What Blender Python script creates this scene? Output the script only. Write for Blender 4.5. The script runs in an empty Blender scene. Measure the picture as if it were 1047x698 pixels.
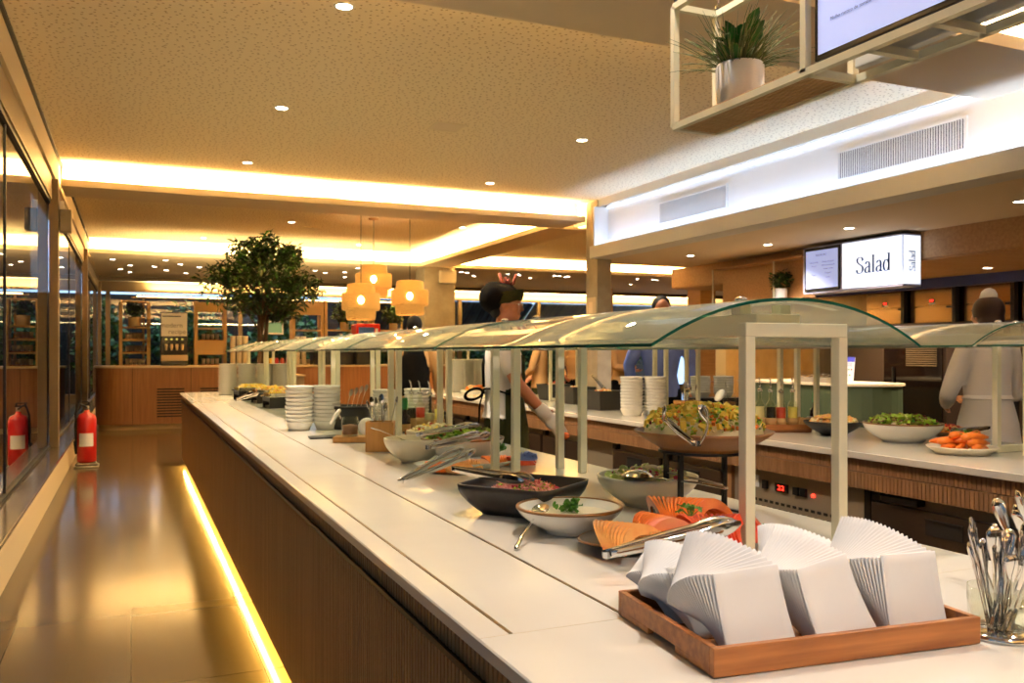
import bpy, bmesh, math, random
from mathutils import Vector, Matrix, Euler
PI = math.pi
SC = bpy.context.scene
COL = SC.collection
rnd = random.Random(7)
FPX, YH, CH = 886.0, 361.0, 1.4

# ---------- camera (eye 1.4 m, looking 23.7 degrees right of the aisle) ----------
cd = bpy.data.cameras.new('camera'); cam = bpy.data.objects.new('camera', cd); COL.objects.link(cam)
cd.sensor_width = 36.0; cd.lens = FPX / 1047 * 36; cd.shift_y = (YH - 349) / 1047
cd.clip_start = 0.05; cd.clip_end = 200
cam.location = (0, 0, CH)
YAW = math.atan((523.5 - 134) / FPX)
cam.rotation_euler = (PI / 2, 0, -YAW)
SC.camera = cam
cd.dof.use_dof = True; cd.dof.focus_distance = 1.9; cd.dof.aperture_fstop = 11
SY, CY = math.sin(YAW), math.cos(YAW)

def ray(px, py):
    u = (px - 523.5) / FPX; v = (YH - py) / FPX
    return (SY + CY * u, CY - SY * u, v)
def P(px, py, z):          # where a sight line meets height z
    d = ray(px, py); t = (z - CH) / d[2]
    return (d[0] * t, d[1] * t, z)
def PX(px, py, X):
    d = ray(px, py); t = X / d[0]
    return (X, d[1] * t, CH + d[2] * t)
def PY(px, py, Y):
    d = ray(px, py); t = Y / d[1]
    return (d[0] * t, Y, CH + d[2] * t)
def depth(x, y): return SY * x + CY * y

# ---------- materials ----------
def lin(c):
    return tuple((x / 255 / 12.92) if x / 255 <= .04045 else ((x / 255 + .055) / 1.055) ** 2.4 for x in c)
MATS = {}
def mat(name, rgb, rough=.5, metal=0.0, emit=0.0, noise=None, bump=0.0, coat=0.0, emit_rgb=None, trans=0.0, spec=None, sheen=0):
    """noise=(scale vec, amount, second rgb)"""
    if name in MATS: return MATS[name]
    m = bpy.data.materials.new(name); m.use_nodes = True; MATS[name] = m
    nt = m.node_tree; b = nt.nodes['Principled BSDF']
    c = lin(rgb) + (1,)
    b.inputs['Base Color'].default_value = c
    b.inputs['Roughness'].default_value = rough; b.inputs['Metallic'].default_value = metal
    b.inputs['Coat Weight'].default_value = coat; b.inputs['Coat Roughness'].default_value = .08
    b.inputs['Transmission Weight'].default_value = trans
    if spec is not None: b.inputs['Specular IOR Level'].default_value = spec
    if emit:
        b.inputs['Emission Color'].default_value = lin(emit_rgb or rgb) + (1,)
        b.inputs['Emission Strength'].default_value = emit
    if noise:
        sc, amt, rgb2 = noise
        tc = nt.nodes.new('ShaderNodeTexCoord'); mp = nt.nodes.new('ShaderNodeMapping'); mp.inputs['Scale'].default_value = sc
        nz = nt.nodes.new('ShaderNodeTexNoise'); nz.inputs['Scale'].default_value = 1.0; nz.inputs['Detail'].default_value = 4
        rp = nt.nodes.new('ShaderNodeMapRange'); rp.inputs[1].default_value = .35; rp.inputs[2].default_value = .65
        mx = nt.nodes.new('ShaderNodeMix'); mx.data_type = 'RGBA'
        ml = nt.nodes.new('ShaderNodeMath'); ml.operation = 'MULTIPLY'; ml.inputs[1].default_value = amt
        nt.links.new(tc.outputs['Object'], mp.inputs[0]); nt.links.new(mp.outputs[0], nz.inputs['Vector'])
        nt.links.new(nz.outputs[0], rp.inputs[0]); nt.links.new(rp.outputs[0], ml.inputs[0]); nt.links.new(ml.outputs[0], mx.inputs[0])
        mx.inputs[6].default_value = c; mx.inputs[7].default_value = lin(rgb2) + (1,)
        nt.links.new(mx.outputs[2], b.inputs['Base Color'])
        if bump:
            bp = nt.nodes.new('ShaderNodeBump'); bp.inputs['Strength'].default_value = bump; bp.inputs['Distance'].default_value = .01
            nt.links.new(nz.outputs[0], bp.inputs['Height']); nt.links.new(bp.outputs[0], b.inputs['Normal'])
    return m
def glass(name, rgb, ior=1.5, rough=.0, haze=0.0):
    """clear sheet: see-through with Fresnel mirror reflection"""
    m = bpy.data.materials.new(name); m.use_nodes = True; MATS[name] = m
    nt = m.node_tree; nt.nodes.clear()
    o = nt.nodes.new('ShaderNodeOutputMaterial'); mx = nt.nodes.new('ShaderNodeMixShader')
    t = nt.nodes.new('ShaderNodeBsdfTransparent'); g = nt.nodes.new('ShaderNodeBsdfGlossy'); fr = nt.nodes.new('ShaderNodeFresnel')
    t.inputs[0].default_value = lin(rgb) + (1,); g.inputs['Color'].default_value = (1, 1, 1, 1); g.inputs['Roughness'].default_value = rough
    ge = nt.nodes.new('ShaderNodeNewGeometry'); mr = nt.nodes.new('ShaderNodeMapRange')
    mr.inputs[3].default_value = ior; mr.inputs[4].default_value = 1 / ior
    nt.links.new(ge.outputs['Backfacing'], mr.inputs[0]); nt.links.new(mr.outputs[0], fr.inputs[0])
    nt.links.new(fr.outputs[0], mx.inputs[0]); nt.links.new(t.outputs[0], mx.inputs[1]); nt.links.new(g.outputs[0], mx.inputs[2])
    if haze:          # milky diffuse mix standing in for the pale ceiling reflection on the sheet
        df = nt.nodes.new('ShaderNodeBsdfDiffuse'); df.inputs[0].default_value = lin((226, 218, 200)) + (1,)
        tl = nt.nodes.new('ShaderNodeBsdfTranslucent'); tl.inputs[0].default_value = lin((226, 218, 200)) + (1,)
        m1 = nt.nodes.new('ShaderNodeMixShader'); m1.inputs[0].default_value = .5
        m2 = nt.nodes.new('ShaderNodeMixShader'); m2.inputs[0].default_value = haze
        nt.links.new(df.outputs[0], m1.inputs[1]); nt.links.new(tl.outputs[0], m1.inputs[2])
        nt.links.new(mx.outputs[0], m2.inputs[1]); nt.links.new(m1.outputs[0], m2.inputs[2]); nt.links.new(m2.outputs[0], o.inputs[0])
    else: nt.links.new(mx.outputs[0], o.inputs[0])
    return m

def ceiling_mat():
    m = mat('perforated_plaster', (240, 222, 186), .9)
    nt = m.node_tree; b = nt.nodes['Principled BSDF']
    tc = nt.nodes.new('ShaderNodeTexCoord'); mp = nt.nodes.new('ShaderNodeMapping'); mp.inputs['Scale'].default_value = (17, 17, 17)
    vo = nt.nodes.new('ShaderNodeTexVoronoi'); vo.inputs['Randomness'].default_value = .9
    vo.voronoi_dimensions = '2D'; vo.inputs['Scale'].default_value = 1.0
    cr = nt.nodes.new('ShaderNodeMapRange'); cr.inputs[1].default_value = .12; cr.inputs[2].default_value = .19
    mx = nt.nodes.new('ShaderNodeMix'); mx.data_type = 'RGBA'
    nt.links.new(tc.outputs['Object'], mp.inputs[0]); nt.links.new(mp.outputs[0], vo.inputs['Vector'])
    nt.links.new(vo.outputs['Distance'], cr.inputs[0]); nt.links.new(cr.outputs[0], mx.inputs[0])
    mx.inputs[6].default_value = lin((190, 162, 116)) + (1,); mx.inputs[7].default_value = lin((240, 222, 186)) + (1,)
    nt.links.new(mx.outputs[2], b.inputs['Base Color'])
    return m
def tile_mat():
    m = mat('floor_tile', (94, 78, 55), .14, spec=.16)
    nt = m.node_tree; b = nt.nodes['Principled BSDF']
    tc = nt.nodes.new('ShaderNodeTexCoord'); mp = nt.nodes.new('ShaderNodeMapping')
    mp.inputs['Location'].default_value = (.11 + .542, 0, 0); mp.inputs['Rotation'].default_value = (0, 0, PI / 2)
    bk = nt.nodes.new('ShaderNodeTexBrick'); bk.offset = 0
    bk.inputs['Scale'].default_value = 1; bk.inputs['Brick Width'].default_value = 1.1; bk.inputs['Row Height'].default_value = .542
    bk.inputs['Mortar Size'].default_value = .0025; bk.inputs['Mortar Smooth'].default_value = 0
    bk.inputs['Color1'].default_value = lin((94, 78, 55)) + (1,); bk.inputs['Color2'].default_value = lin((90, 74, 52)) + (1,)
    bk.inputs['Mortar'].default_value = lin((54, 43, 29)) + (1,)
    nt.links.new(tc.outputs['Object'], mp.inputs[0]); nt.links.new(mp.outputs[0], bk.inputs['Vector'])
    nt.links.new(bk.outputs[0], b.inputs['Base Color'])
    return m

M = dict(
    ceil=ceiling_mat(), tile=tile_mat(),
    plaster=mat('cream_plaster', (232, 214, 180), .85),
    coolplaster=mat('white_plaster', (222, 220, 214), .8),
    concrete=mat('grey_concrete', (168, 156, 134), .8, noise=((6, 6, 6), .5, (140, 128, 108))),
    bronze=mat('bronze_frame', (118, 98, 70), .45, .3),
    gasket=mat('black_gasket', (14, 12, 10), .5),
    marble=mat('veined_marble', (104, 88, 64), .15, noise=((12, 4, 12), .9, (44, 34, 24))),
    curb=mat('cream_curb', (206, 186, 150), .5),
    quartz=mat('white_quartz', (222, 216, 204), .11, noise=((3, 3, 3), .3, (204, 197, 184))),
    inlay=mat('brass_inlay', (120, 96, 62), .35, .6),
    slat=mat('oak_slat', (170, 132, 90), .5, noise=((14, 40, 1.2), .8, (142, 106, 68))),
    slatlite=mat('light_oak_slat', (158, 118, 82), .5, noise=((30, 30, 3), .7, (130, 92, 60))),
    darkbar=mat('dark_bronze_bar', (48, 30, 18), .35, .4),
    plinth=mat('plinth_beige', (190, 170, 130), .6),
    cream=mat('cream_powder_coat', (226, 218, 188), .4),
    steel=mat('brushed_steel', (172, 160, 140), .38, .55),
    chrome=mat('polished_steel', (214, 212, 208), .07, 1.0),
    darkdoor=mat('dark_brown_door', (52, 38, 28), .4, noise=((2, 2, 2), .5, (44, 32, 24))),
    black=mat('black_plastic', (11, 10, 10), .4),
    matteblack=mat('matte_black_stoneware', (34, 31, 30), .45),
    white=mat('white_porcelain', (236, 232, 222), .18),
    whitecool=mat('white_ceramic_pot', (228, 226, 226), .25),
    creamware=mat('cream_stoneware', (222, 210, 184), .3),
    brownrim=mat('brown_glaze', (134, 90, 44), .35),
    terracotta=mat('brown_stoneware', (156, 108, 64), .4, noise=((20, 20, 20), .5, (132, 88, 50))),
    greyplate=mat('grey_stoneware', (92, 86, 78), .4, noise=((8, 8, 8), .5, (74, 68, 62))),
    wood=mat('acacia_wood', (176, 112, 56), .4, noise=((4, 60, 60), .8, (128, 74, 34))),
    bamboo=mat('bamboo_wood', (204, 146, 74), .45, noise=((40, 40, 4), .6, (182, 122, 56))),
    barwood=mat('walnut_panel', (150, 104, 66), .45, noise=((30, 30, 1.5), .7, (124, 82, 50))),
    beamwood=mat('oak_beam', (196, 154, 106), .5, noise=((2, 30, 30), .7, (172, 128, 82))),
    shelfoak=mat('pale_oak_shelf', (196, 164, 112), .5),
    paper=mat('white_paper', (222, 219, 216), .85, noise=((12, 12, 12), .3, (214, 211, 208))),
    kraft=mat('kraft_paper', (196, 156, 100), .8),
    red=mat('red_enamel', (196, 30, 26), .25, coat=.5),
    redseat=mat('red_upholstery', (190, 62, 40), .7),
    skin=mat('skin', (176, 112, 78), .5),
    skinfair=mat('skin_fair', (206, 150, 118), .5),
    hairblack=mat('black_hair', (12, 9, 8), .7, spec=.2),
    hairred=mat('auburn_hair', (30, 10, 7), .55, spec=.25),
    shirtwhite=mat('white_cotton', (226, 220, 214), .85),
    shirtblue=mat('blue_cotton', (92, 112, 190), .85),
    olive=mat('olive_cloth', (50, 52, 26), .9, spec=.1),
    blackcloth=mat('black_cloth', (9, 9, 9), .9, spec=.1),
    tan=mat('tan_cloth', (190, 148, 96), .85),
    ovengold=mat('oven_steel', (206, 178, 136), .24, 1.0, noise=((.8, .8, .8), .5, (180, 148, 104))),
    blue=mat('blue_fascia', (52, 66, 128), .5),
    green=mat('green_laminate', (58, 70, 46), .5),
    tantile=mat('tan_tile', (206, 178, 124), .35, noise=((3, 3, 3), .5, (168, 132, 78))),
    leaf=mat('green_leaf', (52, 96, 34), .45, noise=((30, 30, 30), .6, (34, 70, 24))),
    leafdark=mat('dark_leaf', (40, 62, 24), .5, noise=((20, 20, 20), .6, (26, 44, 16))),
    leafgrass=mat('fine_grass_leaf', (96, 104, 52), .6),
    bark=mat('brown_bark', (82, 58, 36), .8),
    lampshade=None,
    frond=mat('herb_green', (84, 136, 40), .5),
    dark=mat('dark_recess', (20, 16, 13), .7),
    sofbrown=mat('soffit_beige', (228, 208, 176), .85),
)
M['wallglass'] = glass('window_glass', (84, 84, 76), 1.75)
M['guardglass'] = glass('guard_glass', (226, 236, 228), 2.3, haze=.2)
M['glassedge'] = mat('green_glass_edge', (24, 84, 66), .12, 0, coat=.4)
M['clear'] = glass('clear_bottle_glass', (250, 251, 246), 1.3)
M['darkglass'] = mat('dark_bottle_glass', (22, 14, 10), .06)
M['farglass'] = glass('far_window_glass', (190, 190, 180), 1.5)
def emis(name, rgb, s):
    return mat(name, rgb, .5, emit=s)
M['led_warm'] = emis('warm_led', (255, 214, 140), 9)
M['led_cool'] = emis('cool_led', (226, 236, 255), 1.0)
M['lens'] = emis('downlight_lens', (255, 240, 214), 14)
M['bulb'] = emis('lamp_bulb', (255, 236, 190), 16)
M['screen'] = emis('menu_screen', (176, 190, 244), .26)
M['signface'] = emis('sign_face', (236, 243, 255), .46)
M['redled'] = emis('red_display', (255, 40, 24), 3)
M['navy'] = mat('navy_ink', (44, 84, 168), .6)
M['greyink'] = mat('grey_ink', (120, 126, 160), .6)

# ---------- mesh builder ----------
class MB:
    def __init__(s): s.v = []; s.f = []; s.m = []; s.s = []
    def add(s, vs, fs, m=0, smooth=False, T=None):
        b = len(s.v)
        for v in vs:
            s.v.append(tuple(T @ Vector(v)) if T is not None else tuple(v))
        for f in fs:
            s.f.append([i + b for i in f]); s.m.append(m); s.s.append(smooth)
        return s
    def box(s, c, d, m=0, rz=0, T=None):
        x, y, z = d[0] / 2, d[1] / 2, d[2] / 2
        vs = [(-x, -y, -z), (x, -y, -z), (x, y, -z), (-x, y, -z), (-x, -y, z), (x, -y, z), (x, y, z), (-x, y, z)]
        A = Matrix.Translation(c) @ Matrix.Rotation(rz, 4, 'Z')
        if T is not None: A = T @ A
        return s.add(vs, [(0, 3, 2, 1), (4, 5, 6, 7), (0, 1, 5, 4), (1, 2, 6, 5), (2, 3, 7, 6), (3, 0, 4, 7)], m, False, A)
    def bb(s, x0, x1, y0, y1, z0, z1, m=0):
        return s.box(((x0 + x1) / 2, (y0 + y1) / 2, (z0 + z1) / 2), (x1 - x0, y1 - y0, z1 - z0), m)
    def lathe(s, prof, n=32, m=0, c=(0, 0, 0), sx=1, sy=1, T=None, smooth=True, power=None):
        vs = []; fs = []
        for r, z in prof:
            for k in range(n):
                a = 2 * PI * k / n; ca, sa = math.cos(a), math.sin(a)
                if power:
                    q = (abs(ca) ** power + abs(sa) ** power) ** (-1 / power); ca *= q; sa *= q
                vs.append((c[0] + r * ca * sx, c[1] + r * sa * sy, c[2] + z))
        for i in range(len(prof) - 1):
            for k in range(n):
                a = i * n + k; b = i * n + (k + 1) % n
                fs.append((a, b, b + n, a + n))
        ring = prof[0] == prof[-1]
        if prof[0][0] > 1e-6 and not ring: fs.append(tuple(reversed(range(n))))
        if prof[-1][0] > 1e-6 and not ring: fs.append(tuple((len(prof) - 1) * n + k for k in range(n)))
        return s.add(vs, fs, m, smooth, T)
    def tube(s, pts, r, n=8, m=0, T=None, flat=1.0):
        pts = [Vector(p) for p in pts]; L = len(pts)
        rs = r if isinstance(r, (list, tuple)) else [r] * L
        vs = []; fs = []; up = None
        for i, p in enumerate(pts):
            t = (pts[min(i + 1, L - 1)] - pts[max(i - 1, 0)]).normalized()
            if up is None:
                up = Vector((0, 0, 1)) if abs(t.z) < .9 else Vector((1, 0, 0))
            a = t.cross(up).normalized(); b = a.cross(t).normalized(); up = b
            for k in range(n):
                w = 2 * PI * k / n
                vs.append(p + a * (rs[i] * math.cos(w)) + b * (rs[i] * flat * math.sin(w)))
        for i in range(L - 1):
            for k in range(n):
                q = i * n + k; w = i * n + (k + 1) % n
                fs.append((q, w, w + n, q + n))
        fs.append(tuple(reversed(range(n)))); fs.append(tuple((L - 1) * n + k for k in range(n)))
        return s.add(vs, fs, m, True, T)
    def prism(s, poly, z0, z1, m=0, T=None):
        n = len(poly)
        vs = [(x, y, z0) for x, y in poly] + [(x, y, z1) for x, y in poly]
        fs = [tuple(reversed(range(n))), tuple(range(n, 2 * n))] + [(i, (i + 1) % n, (i + 1) % n + n, i + n) for i in range(n)]
        return s.add(vs, fs, m, False, T)
    def ell(s, c, r, m=0, n=14, T=None):
        pr = [(max(math.sin(PI * i / n), 0), -math.cos(PI * i / n)) for i in range(n + 1)]
        pr = [(0 if i in (0, n) else a, b) for i, (a, b) in enumerate(pr)]
        A = Matrix.Translation(c) @ Matrix.Diagonal((r[0], r[1], r[2], 1))
        if T is not None: A = T @ A
        return s.lathe(pr, 2 * n, m, T=A)
def obj(name, mb, mats, parent=None, loc=None, bevel=0, seg=2, rz=0, **props):
    if not isinstance(mats, (list, tuple)): mats = [mats]
    me = bpy.data.meshes.new(name)
    me.from_pydata(mb.v, [], mb.f)
    for k in mats: me.materials.append(k)
    me.polygons.foreach_set('material_index', mb.m); me.polygons.foreach_set('use_smooth', mb.s)
    me.update()
    bm = bmesh.new(); bm.from_mesh(me)
    bmesh.ops.remove_doubles(bm, verts=bm.verts, dist=1e-6)
    bmesh.ops.recalc_face_normals(bm, faces=bm.faces)
    if bevel:
        ed = [e for e in bm.edges if len(e.link_faces) == 2 and e.calc_face_angle(0) > .6]
        bmesh.ops.bevel(bm, geom=ed, offset=bevel, segments=seg, affect='EDGES', profile=.5, clamp_overlap=True)
    bm.to_mesh(me); bm.free()
    o = bpy.data.objects.new(name, me); COL.objects.link(o)
    if parent is not None: o.parent = parent
    if loc is not None: o.location = loc
    o.rotation_euler[2] = rz
    for k, v in props.items(): o[k] = v
    return o
def tag(o, label, cat, group=None, kind=None):
    o['label'] = label; o['category'] = cat
    if group: o['group'] = group
    if kind: o['kind'] = kind
    return o
def thing(name, label, cat, loc=(0, 0, 0), rz=0, group=None):
    o = bpy.data.objects.new(name, None); COL.objects.link(o); o.empty_display_size = .05
    o.location = loc; o.rotation_euler[2] = rz
    return tag(o, label, cat, group)
def struct(name, mb, mats, **k):
    o = obj(name, mb, mats, **k)
    if o.parent is None: o['kind'] = 'structure'
    return o
def kids(o): return [c for c in bpy.data.objects if c.parent == o]
KIDS = {}
def dup(o, loc=None, rz=None, label=None, group=None, parent=None, _r=True):
    c = o.copy(); COL.objects.link(c)
    if parent is not None: c.parent = parent
    if loc is not None: c.location = loc
    if rz is not None: c.rotation_euler[2] = rz
    if label: c['label'] = label
    if group: c['group'] = group
    key = o.name
    if key not in KIDS: KIDS[key] = kids(o)
    for k in KIDS[key]: dup(k, parent=c)
    return c
def text_mb(s, size, mb=None, m=0, T=None, align='CENTER', ext=.001):
    cu = bpy.data.curves.new('lettering', 'FONT'); cu.body = s; cu.size = size; cu.align_x = align; cu.align_y = 'CENTER'; cu.extrude = ext
    cu.resolution_u = 3
    o = bpy.data.objects.new('lettering', cu); COL.objects.link(o)
    dg = bpy.context.evaluated_depsgraph_get()
    me = bpy.data.meshes.new_from_object(o.evaluated_get(dg))
    mb = mb or MB()
    mb.add([v.co.copy() for v in me.vertices], [tuple(p.vertices) for p in me.polygons], m, False, T)
    bpy.data.objects.remove(o); bpy.data.curves.remove(cu); bpy.data.meshes.remove(me)
    return mb
def area(name, loc, sx, sy, power, rgb, rot):
    l = bpy.data.lights.new(name, 'AREA'); l.shape = 'RECTANGLE'; l.size = sx; l.size_y = sy; l.energy = power; l.color = lin(rgb)
    o = bpy.data.objects.new(name, l); COL.objects.link(o); o.location = loc; o.rotation_euler = rot
    return o
def spot(name, loc, power, rgb, angle=110, blend=.6, r=.05, rot=(0, 0, 0)):
    l = bpy.data.lights.new(name, 'SPOT'); l.energy = power; l.color = lin(rgb); l.spot_size = math.radians(angle); l.spot_blend = blend; l.shadow_soft_size = r
    o = bpy.data.objects.new(name, l); COL.objects.link(o); o.location = loc; o.rotation_euler = rot
    return o
# ================= SETTING =================
XR, YB, YN = 20.0, 27.0, -7.0
struct('floor', MB().bb(-1.2, XR, YN, YB + .3, -.1, 0), M['tile'])
# left glass wall: low curb, marble ledge, header, posts, panes
struct('baseboard_left', MB().bb(-1.05, -.69, YN, YB, 0, .29), M['curb'])
struct('trim_1', MB().bb(-1.05, -.672, YN, YB, .29, .32), M['marble'], bevel=.004)
h = MB().bb(-1.0, -.80, YN, YB, 3.42, 3.69, 0).bb(-1.0, -.83, YN, YB, 3.16, 3.42, 1).bb(-1.02, -.775, YN, YB, 3.69, 3.84, 2).bb(-.9, -.845, YN, YB, 3.12, 3.16, 2)
struct('trim_2', h, [M['curb'], M['bronze'], M['gasket']])
wy = [-6.9, -3.0, .35, 3.9, 7.5, 11.3, 14.9, 18.6, 22.2, 26.9]
pane = MB()
for i in range(len(wy) - 1):
    pane.add([(-.87, wy[i] + .012, .32), (-.87, wy[i + 1] - .012, .32), (-.87, wy[i + 1] - .012, 3.14), (-.87, wy[i] + .012, 3.14)], [(0, 1, 2, 3)])
win = struct('window_1', pane, M['wallglass'])
for i, y in enumerate(wy):
    if i in (1, 3, 5, 7, 9):
        obj('window_post', MB().bb(-.862, -.765, y - .09, y + .09, .321, 3.4), M['bronze'], win, bevel=.004)
    else:
        obj('glazing_seal', MB().bb(-.885, -.86, y - .010, y + .010, .321, 3.13), M['gasket'], win)
obj('floor_track', MB().bb(-.9, -.845, YN, YB, .321, .345), M['gasket'], win)
# dark outer walls added to block the sky behind the glass, and paving
struct('sky_block_wall', MB().bb(-3.2, -3.0, 1.5, YB + 5.2, 0, 9), mat('sky_block_dark', (46, 42, 34), .9))
struct('sky_block_wall_far', MB().bb(-3, XR + 2, YB + 5.2, YB + 5.4, 0, 3.4), mat('sky_block_dark', (46, 42, 34), .9))
struct('ground_outside', MB().bb(-6, -1.2, YN - 4, YB + 8, -.1, -.02).bb(-1.2, XR, YB + .3, YB + 8, -.1, -.02), mat('outside_paving', (70, 66, 56), .9))
# ceiling: slab, perforated plaster coffers
struct('ceiling', MB().bb(-1.2, XR, YN, YB + .3, 3.84, 4.0), M['plaster'])
def coffer(n, x0, x1, y0, y1): return struct('ceiling_panel_%d' % n, MB().bb(x0, x1, y0, y1, 3.72, 3.838), M['ceil'])
coffer(1, -.78, 6.6, 4.83, 11.86); coffer(2, -.78, 6.22, 12.6, 19.4); coffer(3, -.78, 6.6, -2.6, 3.94); coffer(4, 6.9, XR, 12.6, 19.4)
struct('ceiling_panel_5', MB().bb(-.78, XR, 20.2, YB, 3.44, 3.838), M['plaster'])
# cross beams with an LED trough on both sides
def trough(name, x0, x1, y0, y1, axis='x', zb=3.43):
    mb = MB()
    if axis == 'x':
        mb.bb(x0, x1, y0, y1, zb, zb + .035); mb.bb(x0, x1, y0, y0 + .035, zb + .035, zb + .085); mb.bb(x0, x1, y1 - .035, y1, zb + .035, zb + .085)
        mb.bb(x0, x1, y0 + .26, y1 - .26, zb + .035, 3.839)
    else:
        mb.bb(x0, x1, y0, y1, zb, zb + .035); mb.bb(x0, x0 + .035, y0, y1, zb + .035, zb + .085); mb.bb(x1 - .035, x1, y0, y1, zb + .035, zb + .085)
        mb.bb(x0 + .26, x1 - .26, y0, y1, zb + .035, 3.839)
    struct(name, mb, M['sofbrown'])
trough('beam_1', -.78, 6.28, 3.94, 4.83); trough('beam_2', -.78, 6.43, 11.8, 12.6); trough('beam_3', -.78, XR, 19.4, 20.2); trough('beam_4', -.78, 6.28, -3.5, -2.6)
trough('beam_5', 6.2, 6.92, 12.62, 19.38, 'y')
struct('beam_6', MB().bb(-.78, XR, 25.2, 25.45, 3.34, 3.439), M['bronze'])
# air-conditioning soffit on the right: ledge with hidden LEDs, duct face, dropped ceiling
sof = MB()
sof.bb(6.3, 6.34, YN, 11.44, 2.82, 3.0); sof.bb(6.34, 6.62, YN, 11.44, 2.82, 2.88)
sof.bb(6.45, 6.48, YN, 11.44, 3.6, 3.72)
sof.bb(6.6, 6.7, YN, 11.44, 2.88, 3.84)
sof.bb(6.36, 6.62, 11.40, 11.44, 2.88, 3.6)
struct('ceiling_soffit', sof, M['coolplaster'])
struct('ceiling_dropped', MB().bb(6.62, 14.6, YN, 12.0, 2.82, 3.0), M['sofbrown'])
struct('column_1', MB().bb(6.44, 6.68, 11.45, 11.8, 0, 3.84), M['concrete'])
struct('column_2', MB().bb(6.3, 7.05, 19.41, 20.1, 0, 3.44), M['concrete'])
struct('column_3', MB().bb(14.1, 14.6, 19.41, 20.0, 0, 3.44), M['beamwood'])
# LED strips: real strips in the troughs
def strip(name, x0, x1, y, up, power, rgb, tilt=0):      # along x, tucked behind the lip
    L = x1 - x0
    area(name, ((x0 + x1) / 2, y, 3.475), L, .04, power * L * WK, rgb, (PI + tilt, 0, 0))
WARM, COOL = (255, 226, 164), (180, 208, 255)
WK = 2.9
segs = [(-.7, 2.35), (2.72, 4.36), (4.46, 6.2)]
for a, b in segs:
    strip('led_strip', a, b, 11.95, 1, 16, WARM, -.45)
    NW = (255, 240, 214) if a > 4 else WARM
    strip('led_strip', a, b, 4.68, 1, 18, NW, .45); strip('led_strip', a, b, 4.09, 1, 13, NW, -.45)
    strip('led_strip', a, b, 12.45, 1, 12, WARM, .45); strip('led_strip', a, b, -2.75, 1, 20, (255, 226, 180), .45)
for a, b in ((-.7, 2.6), (2.7, 6.2), (7.0, 10.5), (10.6, 14)):
    strip('led_strip', a, b, 19.55, 1, 13, WARM, -.45)
    strip('led_strip', a, b, 20.05, 1, 10, WARM)
for x in (6.35, 6.77):
    for y0, y1 in ((12.7, 15.9), (16.0, 19.3)):
        area('led_strip', (x, (y0 + y1) / 2, 3.475), .04, y1 - y0, 14 * WK * (y1 - y0), WARM, (PI, 0, 0))
for y0, y1 in ((-5, .4), (.5, 5.9), (6.0, 11.35)):
    area('led_strip', (6.42, (y0 + y1) / 2, 2.91), .04, y1 - y0, 2.3 * (y1 - y0), COOL, (PI, 0, 0))
lm = MB().bb(6.565, 6.598, YN + .1, 11.38, 3.585, 3.61)
tag(obj('led_strip', lm, M['led_cool']), 'long cool white light strip along the top of the air duct face', 'light strip')
# far end: glazed wall with posts and header, shutters
bw = MB().bb(-1.2, XR, YB, YB + .2, 3.15, 3.84).bb(-1.2, XR, YB, YB + .2, 0, .25)
struct('wall_back', bw, M['bronze'])
pane = MB().add([(-1.2, YB + .1, .25), (XR, YB + .1, .25), (XR, YB + .1, 3.15), (-1.2, YB + .1, 3.15)], [(0, 1, 2, 3)])
w2 = struct('window_2', pane, M['farglass'])
for x in (-.6, 3, 6.6, 10.0, 12.9, 15.2, 18):
    obj('window_post', MB().bb(x - .06, x + .06, YB + .02, YB + .18, .251, 3.149), M['bronze'], w2)
sh = mat('blue_awning_cloth', (40, 62, 104), .35, noise=((9, .6, 1.2), 1.0, (120, 150, 190)))
area('led_strip', (10, 26.85, 3.2), 19, .05, 600, WARM, (PI, 0, 0))  # added uplight along the header, brightening the farthest ceiling bay
sh2 = mat('pale_reflection_cloth', (176, 186, 190), .35, noise=((9, .6, 1.2), 1.0, (226, 226, 214)))  # pale streaks put bright window-pane reflections into the cloth colour
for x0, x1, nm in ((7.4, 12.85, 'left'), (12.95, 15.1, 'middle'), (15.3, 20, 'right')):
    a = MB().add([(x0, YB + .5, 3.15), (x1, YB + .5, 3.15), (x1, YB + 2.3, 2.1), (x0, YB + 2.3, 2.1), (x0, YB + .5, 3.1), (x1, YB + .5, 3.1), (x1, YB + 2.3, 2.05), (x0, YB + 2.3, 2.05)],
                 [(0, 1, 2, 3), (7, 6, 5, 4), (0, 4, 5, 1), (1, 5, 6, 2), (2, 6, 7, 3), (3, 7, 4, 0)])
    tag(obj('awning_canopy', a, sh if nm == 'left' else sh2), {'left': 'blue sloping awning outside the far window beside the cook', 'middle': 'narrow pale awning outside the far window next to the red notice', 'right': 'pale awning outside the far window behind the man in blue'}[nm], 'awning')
struct('wall_right', MB().bb(XR, XR + .2, YN, YB + .3, 0, 3.84), M['plaster'])
struct('wall_near', MB().bb(-1.2, XR, YN - .2, YN, 0, 3.84), M['plaster'])
# kitchen side
struct('wall_kitchen', MB().bb(11.7, 11.9, 0, 15.2, 0, 2.475), M['tantile'])
can = MB().bb(8.42, 12, 2.9, 12.4, 2.5, 2.819, 0)
for i in range(35):
    can.bb(8.46 + i * .1, 8.52 + i * .1, 2.95, 12.35, 2.48, 2.5, 0)
struct('trim_3', can, [M['beamwood']])
struct('trim_4', MB().bb(10.55, 10.7, 3.2, 11.4, 2.34, 2.478), M['blue'])
struct('wall_partition', MB().bb(10.6, 10.75, 8.3, 11.4, 0, 1.84).bb(10.9, 11.69, 3.2, 11.4, 0, 1.84), M['darkdoor'])
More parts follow.
